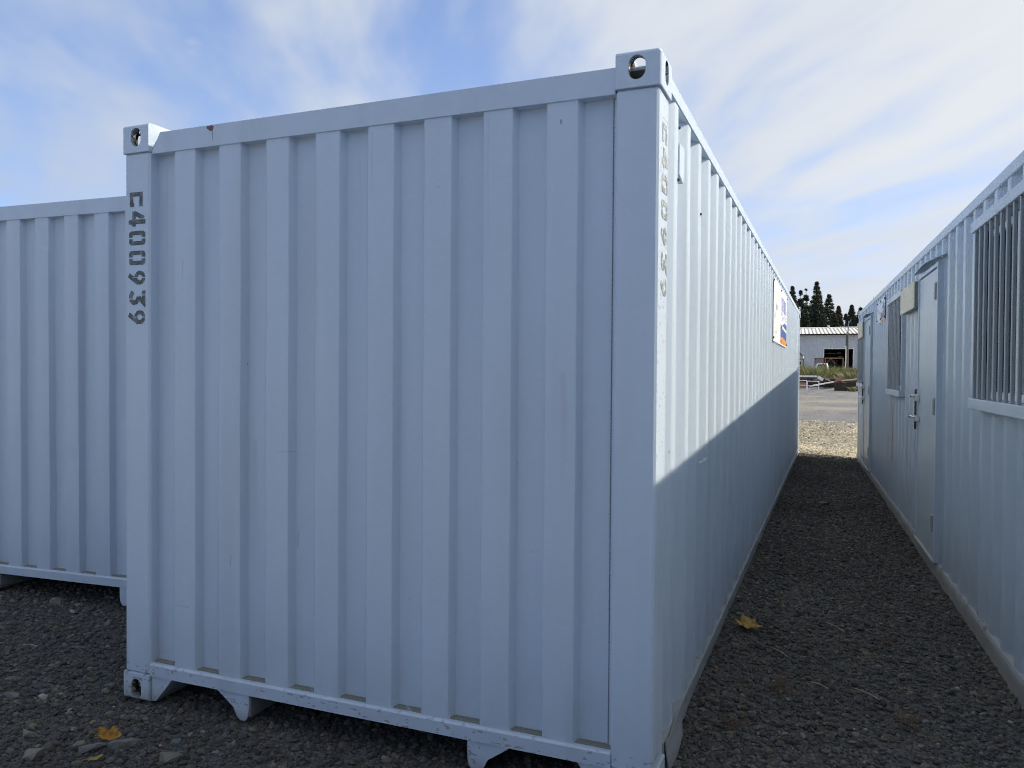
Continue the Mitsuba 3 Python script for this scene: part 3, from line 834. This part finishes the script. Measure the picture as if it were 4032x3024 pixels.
def leaf(key, x, y, size, turn, tilt, mat, curl, lobes, label, lift=.02, squash=1.0):
    a = np.linspace(-np.pi, np.pi, 181)
    rr = 0.56 + 0.17 * np.abs(np.cos(lobes * a / 2)) ** 1.1 + 0.035 * np.cos(13 * a) + .02 * np.cos(29 * a + 1) - 0.26 * np.exp(-((np.abs(a) - np.pi) / .3) ** 2)
    rings = np.linspace(0.0, 1, 12)
    vs = [[0, 0, 0]]
    for t in rings[1:]:
        for k in range(180):
            vs.append([t * rr[k] * math.cos(a[k]), t * rr[k] * math.sin(a[k]) * squash, 0])
    fs = []
    for k in range(180):
        fs.append([0, 1 + k, 1 + (k + 1) % 180])
    for ring in range(len(rings) - 2):
        for k in range(180):
            p0, p1 = 1 + ring * 180 + k, 1 + ring * 180 + (k + 1) % 180
            fs += [[p0, p0 + 180, p1 + 180], [p0, p1 + 180, p1]]
    v = np.array(vs)
    rad = np.hypot(v[:, 0], v[:, 1])
    v[:, 2] = curl * (v[:, 1] ** 2) * 1.2 + .35 * curl * v[:, 0] ** 2 + (meshkit.fbm(v * 3.4 + 5 + x, 3, 9) - .5) * .35 * curl + .05 * np.cos(np.arctan2(v[:, 1], v[:, 0]) * 5) * rad
    v *= size / 1.5
    m = trimesh.Trimesh(v, fs, process=False)
    R = trimesh.transformations.euler_matrix(tilt, tilt * .4, turn)
    m.apply_transform(R)
    m.apply_translation([x, y, float(ground_h(x, y)) + lift])
    put(f'{key}__blade', m, mat, smooth=True)
    st = np.array([[-.3, 0, 0], [-.6, .05, .05], [-1.0, .02, .14]]) * size / 1.5
    s = tube(st, [.0016, .0014, .001], 5)
    s.apply_transform(R)
    s.apply_translation([x, y, float(ground_h(x, y)) + lift])
    put(f'{key}__stem', s, mat)
    tag(key, label, 'leaf')


def leafmat(key, a, b):
    def fn(p, n, uv):
        return mikit.mix(F3(*a), F3(*b), mikit.smoothstep(0.3, 0.7, mikit.fbm(p.x * 60, p.y * 60, p.z * 40)))
    scene[key] = {'type': 'principledthin', 'base_color': mikit.proc(fn), 'roughness': 0.6, 'diff_trans': 0.5}


leafmat('leaf_tan', (.52, .36, .13), (.36, .22, .07))
leafmat('leaf_orange', (.52, .29, .07), (.30, .14, .035))
leafmat('leaf_yellow', (.50, .42, .17), (.36, .28, .10))
leaf('fallen_leaf', 2.576, 1.84, .180, -.55, .22, 'leaf_tan', .95, 3, 'large tan fallen leaf on the shaded gravel of the alley', .030, .55)
leaf('fallen_leaf_001', .305, -.352, .112, .45, .35, 'leaf_orange', 1.3, 5, 'curled orange brown leaf on the gravel left of the nearest container', .035, .6)
leaf('fallen_leaf_002', .375, -.475, .07, 1.35, .3, 'leaf_yellow', .8, 3, 'narrow yellow leaf scrap standing in the gravel at the bottom', .014, .28)

plain('dry_stalk', (.150, .095, .055), 0.8, var=.3, scale=30)
plain('straw_look', (.42, .36, .22), 0.7, var=.2, scale=30)


def weed(key, x, y, n, height, spread, seed, label, mat='dry_stalk', flat=0.4):
    r = np.random.default_rng(seed)
    ms = []
    for k in range(n):
        p = np.array([x, y, 0]) + np.append(r.normal(0, spread * .35, 2), 0)
        p[2] = float(ground_h(p[0], p[1])) - .005
        d = np.append(r.normal(0, 1, 2), 0)
        d /= np.linalg.norm(d)
        L = height * r.uniform(.4, 1.0)
        pts = [p]
        for s in range(1, 6):
            t = s / 5
            pts.append(p + d * spread * t * t * r.uniform(.6, 1.2) + [0, 0, L * (t - flat * t * t)] + r.normal(0, .004, 3))
        ms.append(tube(pts, np.linspace(.0012, .0005, 6), 4))
        for q in range(3):
            b = pts[r.integers(2, 6)]
            e = b + r.normal(0, .02, 3) + [0, 0, .006]
            ms.append(tube([b, (b + e) / 2 + r.normal(0, .004, 3), e], [.0006, .0013, .0004], 4))
    put(f'{key}__stalks', cat(*ms), mat, kind='stuff')
    tag(key, label, 'dry weed', 'dry weeds in the alley')


weed('dry_weed', 2.80, 1.05, 16, .14, .05, 1, 'upright reddish brown dry weed at the bottom of the alley, left of centre')
weed('dry_weed_001', 3.28, 2.05, 10, .12, .035, 2, 'small upright brown weed in the middle of the alley')
weed('dry_weed_002', 3.30, .95, 16, .17, .06, 3, 'brown weed at the bottom right of the alley near the office container')
weed('dry_weed_003', 3.12, 1.85, 14, .035, .17, 4, 'flat creeping reddish weed on the alley gravel', flat=.9)
weed('dry_weed_004', 2.72, 2.35, 6, .07, .03, 5, 'tiny brown weed just behind the tan leaf')
weed('dry_weed_005', 2.63, .62, 12, .09, .05, 6, 'low dry weed tuft at the foot of the container side, bottom of the alley')
for i, (x, y, a, L) in enumerate(((3.02, 2.15, 2.2, .16), (2.76, 1.55, 2.3, .11), (3.15, 1.22, 2.5, .12), (-1.0, .28, .1, .10), (-1.75, .45, .05, .12), (2.95, 1.2, 2.7, .09), (2.85, 4.6, .2, .16))):
    p = np.array([[x - math.cos(a) * L / 2, y - math.sin(a) * L / 2, 0], [x, y, .006], [x + math.cos(a) * L / 2, y + math.sin(a) * L / 2, 0.0]])
    p[:, 2] += ground_h(p[:, 0], p[:, 1]) + .018
    put(name('straw'), tube(p, .0016, 5), 'straw_look', label='thin dry straw lying on the gravel', cat='straw', group='straws on the gravel')
for i, (x, y) in enumerate(((-1.33, .80), (-.28, -.10), (.53, -.30), (-.10, -.20), (.33, -.66), (3.02, 3.9), (3.06, 2.2), (.05, -.10))):
    sh = trimesh.creation.icosphere(1, 1).apply_scale([.020 if i == 0 else .010, .012 if i == 0 else .007, .008 if i == 0 else .005]).apply_transform(trimesh.transformations.euler_matrix(.4, .3, i * 1.3))
    put(name('pale_pebble'), sh.apply_translation([x, y, float(ground_h(x, y)) + .016]), 'rock_pale', label='tiny pale pebble among the dark gravel', cat='pebble', group='pale pebbles in the gravel')

# ------------------------------------------------------------------ far yard: barn
BF = Frame(2.4, 95.0, 1.0, math.radians(2.6))


def corr_fn(p, n, uv):
    k = mikit.fbm(p.x * 0.6, p.z * 0.8, 2.0)
    return F3(0.52, 0.525, 0.56) * (0.92 + 0.16 * k)


bs('barn_wall', {'type': 'principled', 'base_color': mikit.proc(corr_fn), 'roughness': 0.55})
plain('barn_roof', (.62, .60, .57), .5, var=.1, scale=1)
plain('barn_roof_rib', (.30, .28, .26), .5, var=.1, scale=1)
plain('barn_dark', (.030, .026, .024), .9)
plain('barn_trim', (.68, .68, .68), .5)
plain('shelf_white', (.7, .7, .7), .5)
barn = 'barn'
tag(barn, 'long low pale metal barn with an open dark doorway behind the weeds', 'barn')
BP = lambda part, mesh, b, smooth=False, **kw: put(f'{barn}__{part}', BF.m(mesh), b, smooth, **kw)
bx0, bx1, dx0, dx1 = -17, 19, -.42, 2.63
st = list(np.arange(bx0 + .2, bx1 - .2, .30))
bprof = profile(bx0, bx1, st, .05, .03, .03, bend=.006)
BP('front_wall', sheet(bprof, -.1, 4.95, lambda u, d, z: np.stack([u, d, z], 1), holes=[(dx0, dx1, -.1, 3.26)], dz=1.2, dent=0), 'barn_wall')
BP('side_wall', prism_yz([(0.06, -.1), (0.06, 4.9), (9, 6.02), (18, 4.9), (18, -.1)], bx0 + .01, bx0 + .11), 'barn_wall')
BP('side_wall', prism_yz([(0.06, -.1), (0.06, 4.9), (9, 6.02), (18, 4.9), (18, -.1)], bx1 - .11, bx1 - .01), 'barn_wall')
BP('back_wall', rbox(bx0 + .2, bx1 - .2, 17.9, 18, -.1, 4.9, .01), 'barn_dark')
BP('inner_wall', rbox(dx0 - 3, dx1 + 3, 6.0, 6.1, -.1, 4.7, .01), 'barn_dark')
roof = prism_yz([(-.35, 4.955), (9, 6.105), (18.3, 4.955), (18.3, 5.015), (9, 6.17), (-.35, 5.015)], bx0 - .3, bx1 + .3)
BP('roof', roof, 'barn_roof')
ribs = []
for u in np.arange(bx0 - .2, bx1 + .3, .42):
    ribs.append(prism_yz([(-.36, 5.012), (8.9, 6.155), (8.9, 6.215), (-.36, 5.075)], u, u + .10))
BP('roof_ribs', cat(*ribs), 'barn_roof_rib', kind='stuff')
BP('ridge_cap', prism_yz([(8.6, 6.13), (9, 6.19), (9.4, 6.13), (9.4, 6.22), (9, 6.28), (8.6, 6.22)], bx0 - .3, bx1 + .3), 'barn_trim')
BP('eave_trim', rbox(bx0 - .3, bx1 + .3, -.40, -.352, 4.86, 4.99, .006), 'barn_dark')
BP('door_frame', cat(rbox(dx0 - .12, dx0, -.05, .05, -.1, 3.37, .01), rbox(dx1, dx1 + .12, -.05, .05, -.1, 3.37, .01), rbox(dx0, dx1, -.05, .05, 3.26, 3.37, .01)), 'barn_trim')
BP('chimney', trimesh.creation.cylinder(.12, .3, sections=12).apply_translation([.35, 8.7, 6.35]), 'barn_trim')
for (x, y, z, w, h) in ((.35, 4.5, 2.85, 1.3, .08), (1.4, 4.5, 2.88, .5, .08), (1.5, 4.5, 2.5, .45, .06)):
    BP('inside_shelf', rbox(x - w / 2, x + w / 2, y, y + .3, z, z + h, .01), 'shelf_white')
BP('inside_crate', rbox(-.1, 1.2, 4.0, 4.9, 1.3, 2.1, .05), 'rock_green')

# ------------------------------------------------------------------ far yard: pole, frames, car, shed, junk
plain('pole_wood', (.12, .115, .11), .8)
plain('white_pvc', (.74, .73, .70), .4, var=.04)
pl = put('utility_pole__pole', tube([[4.19, 80, .9], [4.19, 80, 5.34]], [.15, .135], 10), 'pole_wood')
put('utility_pole__mast', tube([[4.25, 80, 5.30], [4.29, 80, 6.55]], .05, 8), 'grey_metal')
put('utility_pole__cross_arm', tube([[4.29, 80, 6.30], [4.52, 80, 6.68]], .05, 6), 'grey_metal')
put('utility_pole__bracket', tube([[4.10, 80, 5.42], [4.30, 80, 5.42]], .05, 6), 'grey_metal')
tag('utility_pole', 'grey wooden utility pole with a thin mast standing before the barn', 'utility pole')
put('white_post', tube([[4.05, 79.7, .95], [4.07, 79.7, 4.1]], .05, 8), 'white_pvc', label='thin white post beside the utility pole', cat='post')

plain('red_steel', (.22, .085, .070), .6)
plain('orange_steel', (.32, .155, .085), .6)


def frame_thing(key, x0, x1, y, ztop, zbase, mat, label, brace=True, n=2, th=.10):
    put(f'{key}__beam', rbox(x0, x1, y - .08, y + .08, ztop - th, ztop, .01), mat)
    for x in np.linspace(x0 + .08, x1 - .08, n):
        put(f'{key}__leg', rbox(x - .05, x + .05, y - .05, y + .05, zbase, ztop - th - .002, .008), mat)
    if brace:
        for s, x in ((1, x0 + .15), (-1, x0 + 1.0)):
            put(f'{key}__brace', tube([[x, y - .09, ztop - .6], [x + s * .42, y - .09, ztop - .08]], .035, 6), mat)
    tag(key, label, 'steel frame')


frame_thing('steel_frame', 2.14, 3.98, 85, 3.09, 1.0, 'orange_steel', 'orange brown steel frame with diagonal braces before the barn doorway')
frame_thing('steel_frame_001', 1.13, 2.10, 85.4, 3.08, 1.0, 'red_steel', 'dull red steel frame left of the barn doorway', brace=False)
put('steel_frame_001__panel', rbox(1.24, 2.02, 85.36, 85.44, 2.50, 2.97, .01), 'grey_metal')
frame_thing('steel_frame_002', -.9, .20, 84, 2.98, 1.0, 'red_steel', 'dark red steel frame at the left end of the gap, by the green roofed hut', brace=False)
plain('hut_wall', (.45, .50, .48), .7)
plain('hut_roof', (.17, .20, .20), .7)
put('hut__wall', rbox(-2.2, -.08, 89, 91, .95, 3.42, .02), 'hut_wall')
put('hut__roof', prism_xz([(-2.4, 3.425), (-.02, 3.425), (-.35, 3.75), (-2.1, 3.75)], 88.8, 91.2), 'hut_roof')
put('hut__window', rbox(-.62, -.30, 88.97, 89.01, 2.35, 2.72, .01), 'barn_dark')
tag('hut', 'small pale hut with dark green roof beside the barn, half hidden by the container', 'hut')

# white car, seen from behind over the weeds
plain('car_white', (.78, .78, .77), .25, var=.02)
plain('car_glass', (.02, .024, .028), .1, var=0)
plain('tyre', (.03, .03, .03), .8, var=0)
cy0 = 87.5
sec = [(-.72, .25), (-.78, .55), (-.76, .85), (-.60, 1.0), (.60, 1.0), (.76, .85), (.78, .55), (.72, .25)]
body = prism_xz(Polygon([(1.88 + a, 1.0 + b) for a, b in sec]).buffer(.04), cy0, cy0 + 4.2)
put('car__body', body, 'car_white', smooth=30)
cabm = m3.Manifold.batch_hull([m3.Manifold.sphere(.09, 16).translate([1.88 + sx * w, cy0 + y, 1.0 + z]) for sx in (-1, 1) for (w, y, z) in ((.58, .25, 1.0), (.44, .75, 1.49), (.44, 2.0, 1.50), (.58, 2.9, 1.0))]).to_mesh()
put('car__roof', (cabm.vert_properties[:, :3], cabm.tri_verts), 'car_white', smooth=40)
put('car__rear_window', trimesh.Trimesh([[1.88 - .50, cy0 + .255, 2.09], [1.88 + .50, cy0 + .255, 2.09], [1.88 + .41, cy0 + .60, 2.46], [1.88 - .41, cy0 + .60, 2.46], [1.88 - .50, cy0 + .30, 2.09], [1.88 + .50, cy0 + .30, 2.09], [1.88 + .41, cy0 + .66, 2.46], [1.88 - .41, cy0 + .66, 2.46]],
    [[0, 1, 2], [0, 2, 3], [4, 6, 5], [4, 7, 6]], process=False).apply_translation([0, -.095, -.0]), 'car_glass')
for sx in (-1, 1):
    for y in (.8, 3.4):
        put('car__wheel', tube([[1.88 + sx * .60, cy0 + y, 1.31], [1.88 + sx * .79, cy0 + y, 1.31]], .31, 18), 'tyre')
tag('car', 'white car parked before the barn, only its roof showing above the weeds', 'car')

# ------- junk row at the gravel edge
GH = lambda x, y: float(ground_h(x, y))


def rack(key, x0, x1, y, h, label, dep=.7, low=.45):
    z = GH((x0 + x1) / 2, y) - .02
    k = .035
    put(f'{key}__top', cat(rbox(x0, x1, y, y + k, z + h - k * 1.6, z + h, .004), rbox(x0, x1, y + dep, y + dep + k, z + h - k * 1.6, z + h, .004), rbox(x0, x0 + k, y + k, y + dep, z + h - k * 1.6, z + h, .004), rbox(x1 - k, x1, y + k, y + dep, z + h - k * 1.6, z + h, .004)), 'white_pvc')
    for x in (x0, x1 - k * 1.3):
        for yy in (y, y + dep):
            put(f'{key}__leg', rbox(x, x + k * 1.3, yy, yy + k, z, z + h - k * 1.6 - .002, .004), 'white_pvc')
    put(f'{key}__rail', rbox(x0 + k * 1.4, x1 - k * 1.4, y, y + k, z + low, z + low + k * 1.6, .004), 'white_pvc')
    tag(key, label, 'rack')


rack('metal_rack', 1.02, 1.93, 65.6, .86, 'white metal rack frame standing on the yard gravel, the right one', .8)
rack('metal_rack_001', .05, .98, 66.4, .90, 'white metal rack frame on the yard gravel, cut off by the container edge', .8)
put('metal_rack_001__board', rbox(.32, .92, 66.42, 66.46, .32, .72, .01), 'orange_steel')
put('white_pipe', tube([[1.2, 66.2, .42], [3.07, 67.0, .80]], .062, 10), 'white_pvc', label='long white pipe lying slanted beside the metal racks', cat='pipe')
put('plastic_drainpipe', tube([[.1, 67.8, 1.22], [1.75, 67.8, 1.22]], .06, 10), 'white_pvc', label='horizontal white pipe behind the metal racks', cat='pipe')
put('white_board', rbox(-.24, .24, -.03, .03, -.12, .12, .01).apply_transform(trimesh.transformations.euler_matrix(0, .55, 0)).apply_translation([2.0, 68.0, 1.06]), 'white_pvc', label='white board leaning in the junk pile behind the racks', cat='board')
plain('wood_red', (.36, .18, .14), .8, var=.25, scale=8)
plain('wood_tan', (.45, .33, .20), .8, var=.25, scale=8)
plain('wood_dark', (.050, .036, .028), .85, var=.3, scale=6)
plain('black_plastic', (.018, .018, .02), .5)
for i, (a, b, r, mat, lab) in enumerate((
        ((3.05, 66.9, .80), (3.80, 67.1, 1.30), .06, 'wood_red', 'reddish plank slanting up out of the junk pile'),
        ((3.15, 67.2, .84), (3.95, 67.3, 1.02), .06, 'wood_red', 'reddish plank lying flatter in the junk pile'),
        ((3.60, 66.7, .88), (5.20, 67.6, 1.10), .045, 'wood_tan', 'long tan pole lying over the dark logs at the right'),
        ((2.35, 67.6, 1.02), (2.75, 67.5, .90), .05, 'wood_tan', 'short tan offcut in the junk pile'))):
    put(name('plank'), tube([a, b], r, 6), mat, label=lab, cat='plank')
for i, (x0, x1, z0, z1, lab) in enumerate(((3.08, 4.05, .05, .72, 'dark brown timber baulk at the yard edge under the reddish planks'), (4.1, 5.6, .05, .86, 'dark timber baulk at the yard edge at the right of the gap'))):
    m = trimesh.creation.box([x1 - x0, .5, z1 - z0]).subdivide().subdivide()
    v = np.array(m.vertices) + [(x0 + x1) / 2, 67.6, (z0 + z1) / 2]
    v += (np.stack([meshkit.noise(v * 3.1 + k * 9, k) for k in range(3)], 1) - .5) * .12
    put(name('timber_baulk'), (v, m.faces), 'wood_dark', label=lab, cat='timber')
for i, (x, y, r, lab) in enumerate(((2.28, 69.0, .22, 'black plastic tub below the weeds, left one'), (2.95, 69.2, .30, 'larger black plastic tub below the weeds, right of the smaller one'), (1.15, 69.6, .30, 'black plastic tub behind the white racks'))):
    z = GH(x, y)
    key = name('plastic_tub')
    prof = np.array([[0, 0], [r * .8, 0], [r, .5], [r * 1.06, .5], [r * 1.06, .54], [r * .93, .54], [r * .75, .05], [0, .05]])
    put(key, trimesh.creation.revolve(prof, sections=20).apply_translation([x, y, z + .25]), 'black_plastic', label=lab, cat='tub')
plain('junk_dirt', (.045, .038, .030), .9, var=.4, scale=4)
heap = trimesh.creation.icosphere(4, 1.0)
hv = np.array(heap.vertices) * [4.6, 1.1, .75]
hv += (meshkit.fbm(hv * 2.2, 4, 3)[:, None] - .5) * .7 * np.array(heap.vertices)
put('soil_heap', (hv + [2.6, 70.6, .35], heap.faces), 'junk_dirt', smooth=40, label='low dark soil heap under the weeds at the yard edge', cat='soil heap')

# ------- weeds
wr = np.random.default_rng(5)


def blades(n, x0, x1, y0, y1, hlo, hhi, pal, w=.022, zoff=0.0, lean=.35):
    b = np.stack([wr.uniform(x0, x1, n), wr.uniform(y0, y1, n)], 1)
    clump = meshkit.noise(np.stack([b[:, 0] * 1.6, b[:, 1] * .9, 0 * b[:, 0]], -1), 4)
    h = (hlo + (hhi - hlo) * wr.random(n)) * (.45 + .85 * clump)
    a = wr.uniform(0, 2 * np.pi, n)
    z = ground_h(b[:, 0], b[:, 1]) + zoff
    p0 = np.column_stack([b, z])
    d = np.column_stack([np.cos(a), np.sin(a), 0 * a])
    wd = np.column_stack([-np.sin(a), np.cos(a), 0 * a]) * (w * wr.uniform(.6, 1.6, n))[:, None]
    wd = np.where(np.abs(wd[:, :1]) < w * .4, wd + [[w * .6, 0, 0]], wd)
    mid = p0 + d * (h * lean * .3)[:, None] + np.column_stack([0 * h, 0 * h, h * .6])
    tip = p0 + d * (h * lean * wr.uniform(.6, 1.8, n))[:, None] + np.column_stack([0 * h, 0 * h, h])
    v = np.stack([p0 - wd, p0 + wd, mid + wd * .9, mid - wd * .9, tip], 1).reshape(-1, 3)
    k = (np.arange(n) * 5)[:, None]
    f = np.concatenate([k + [[0, 1, 2]], k + [[0, 2, 3]], k + [[3, 2, 4]]])
    pal = np.array(pal)
    c = pal[wr.integers(0, len(pal), n)] * wr.uniform(.7, 1.25, (n, 1))
    return v, f, np.repeat(c, 5, 0)


GP = [[.22, .25, .10], [.30, .31, .14], [.15, .20, .08], [.42, .40, .22], [.36, .28, .18], [.26, .30, .13]]
w1 = blades(17000, -5, 10, 70.6, 77, .55, 1.40, GP, w=.028)
w2 = blades(2600, -4, 9, 72, 75, 1.0, 1.45, [[.42, .38, .22], [.34, .31, .14]], w=.014, lean=.5)
o1 = len(w1[0])
bs('grass_look', {'type': 'principled', 'base_color': {'type': 'mesh_attribute', 'name': 'vertex_color'}, 'roughness': 0.7, 'specular': 0.2})
put('weeds', (np.vstack([w1[0], w2[0]]), np.vstack([w1[1], w2[1] + o1])), 'grass_look', color=np.vstack([w1[2], w2[2]]), label='band of tall yellow green weeds between the yard and the barn', cat='weeds', kind='stuff')
b1 = blades(170, 4.25, 4.65, 65.9, 66.2, .15, .5, [[.40, .38, .2], [.30, .30, .13]], w=.02, lean=.9)
put('grass_tuft', b1[:2], 'grass_look', color=b1[2], label='yellowish grass tuft growing at the right of the yard edge', cat='grass tuft')


# ------- conifers
def conifer(key, x, y, top, width, seed, dens, label, group=None, base=1.0, low=.12, col=((.036, .048, .032), (.068, .080, .046)), point=1.15):
    r = np.random.default_rng(seed)
    H = top - base
    put(f'{key}__trunk', tube([[x, y, base - .3], [x + r.normal(0, .05), y, base + H * .5], [x, y, top - .1]], [.05 + H * .016, .03 + H * .009, .02], 7), 'bark')
    n = 3600
    t = low + (1 - low) * r.random(n) ** 1.15
    lay = np.floor(t * 22) / 22
    t = .6 * t + .4 * (lay + .03 * r.random(n))
    t = np.clip(t, low, .995)
    sect = np.floor(r.random(n) * 7) / 7 * 2 * np.pi + lay * 37.7 + r.normal(0, .22, n)
    wob = .80 + .40 * meshkit.noise(np.stack([np.cos(sect) * 1.3 + seed, np.sin(sect) * 1.3, lay * 6], -1), seed)
    R = width * 1.62 * (1 - t) ** .88 * wob + .015
    rad = R * r.random(n) ** .55
    keep = (meshkit.noise(np.stack([np.cos(sect) * rad * 1.5 + seed, np.sin(sect) * rad * 1.5, t * H * 1.3], -1), seed + 3) < (.40 + .36 * dens))
    t, sect, rad = t[keep], sect[keep], rad[keep]
    n = len(t)
    c = np.stack([x + np.cos(sect) * rad, y + np.sin(sect) * rad, base + H * t - rad * .28], 1)
    tri = []
    m = 5
    L = (.26 + .16 * r.random((n, m))) * (.45 + .75 * (1 - t))[:, None]
    d = r.normal(size=(n, m, 3)) * .55 + np.stack([np.cos(sect), np.sin(sect), -.35 + 0 * sect], 1)[:, None]
    d /= np.linalg.norm(d, axis=-1, keepdims=True)
    s = np.cross(d, r.normal(size=(n, m, 3)))
    s /= np.linalg.norm(s, axis=-1, keepdims=True)
    p = c[:, None] + r.normal(0, 1, (n, m, 3)) * (.05 + .16 * (1 - t))[:, None, None]
    a, b, e = p - s * (L * .30)[..., None], p + s * (L * .30)[..., None], p + d * (L * 1.25)[..., None]
    v = np.stack([a, b, e], 2).reshape(-1, 3)
    f = np.arange(len(v)).reshape(-1, 3)
    cc = np.array(col[0]) + (np.array(col[1]) - np.array(col[0])) * r.random((n, 1))
    put(f'{key}__crown', (v, f), 'needles', color=np.repeat(cc, m * 3, 0))
    tag(key, label, 'tree', group)


plain('bark', (.06, .048, .038), .9)
bs('needles', {'type': 'principled', 'base_color': {'type': 'mesh_attribute', 'name': 'vertex_color'}, 'roughness': 0.7, 'specular': 0.15})
TREES = [  # x at y=125, top, y, width, density, label
    (-2.95, 14.8, 124, 1.55, 1.2, 'pointed dark conifer just right of the container roof, left end of the row'),
    (-1.75, 14.1, 128, 1.25, .22, 'thin airy pine, left one of the see through pair'),
    (-1.00, 14.3, 129, 1.25, .16, 'thin airy pine, right one of the see through pair'),
    (.52, 15.4, 123, 1.75, 1.25, 'tallest pointed dark conifer in the row behind the barn'),
    (2.25, 13.4, 125, 1.95, .62, 'broad dark conifer right of the tallest one'),
    (3.60, 11.6, 122, 1.15, .9, 'smaller brown tinged conifer right of the broad one'),
    (4.60, 10.4, 130, .85, .25, 'thin small tree behind the utility pole'),
    (5.40, 11.7, 124, 1.35, 1.1, 'dark conifer with slender tip right of the utility pole'),
    (6.60, 11.3, 127, 1.5, 1.0, 'blunt dark tree just left of the office container roof'),
    (8.30, 12.9, 126, 1.2, .35, 'airy tree rising above the office container roof'),
]
for i, (x, top, y, w, dn, lab) in enumerate(TREES):
    k = (y - CAM[1]) / (125 - CAM[1])
    conifer(name('conifer'), CAM[0] + (x - CAM[0]) * k, y, CAM[2] + (top - CAM[2]) * k, w * 1.05, 200 + i, dn, lab, col=((.070, .062, .034), (.120, .095, .050)) if i == 5 else ((.040, .054, .036), (.075, .090, .054)), low=.30 if dn < .55 else .10)
for i, (x, top, y, w) in enumerate(((-4.6, 12.5, 131, 1.9), (-2.3, 10.8, 119, 1.7), (-.9, 10.9, 120, 1.5), (.0, 10.5, 133, 1.8), (1.35, 11.2, 132, 1.8), (1.5, 9.9, 118, 1.4), (3.0, 10.2, 119, 1.5), (4.0, 9.9, 132, 1.7), (4.9, 9.4, 119, 1.4), (6.1, 9.6, 119, 1.5), (7.4, 10.2, 132, 1.8), (9.6, 11.6, 130, 2.0), (11.5, 12.2, 128, 2.0), (-6.8, 12.8, 127, 2.0))):
    conifer(name('conifer'), x, y, top, w, 300 + i, 1.15, 'lower dark conifer filling the row behind the barn', 'dark conifers filling the row behind the barn', low=.04)

# ------- far line of trees towards the left horizon, too distant to tell apart
fr_ = np.random.default_rng(77)
tv, tc = [], []
for k in range(150):
    bx_, by_ = fr_.uniform(-190, -14), fr_.uniform(132, 165)
    Hh, Rr = fr_.uniform(8, 14), fr_.uniform(1.6, 2.6)
    n = 420
    t = fr_.random(n) ** 1.1
    a = fr_.uniform(0, 2 * np.pi, n)
    q = Rr * (1 - t) ** .85 * fr_.random(n) ** .5
    c = np.stack([bx_ + np.cos(a) * q, by_ + np.sin(a) * q, .8 + Hh * t], 1)
    d = fr_.normal(size=(n, 2, 3)) * (.5 * (1.15 - t))[:, None, None]
    tv.append(np.stack([c, c + d[:, 0], c + d[:, 1]], 1).reshape(-1, 3))
    tc.append(np.repeat(np.array([.045, .058, .038]) * fr_.uniform(.7, 1.4, (n, 1)), 3, 0))
tv = np.vstack(tv)
put('far_treeline', (tv, np.arange(len(tv)).reshape(-1, 3)), 'needles', color=np.vstack(tc), label='far off line of dark trees along the left horizon', cat='trees', kind='stuff')
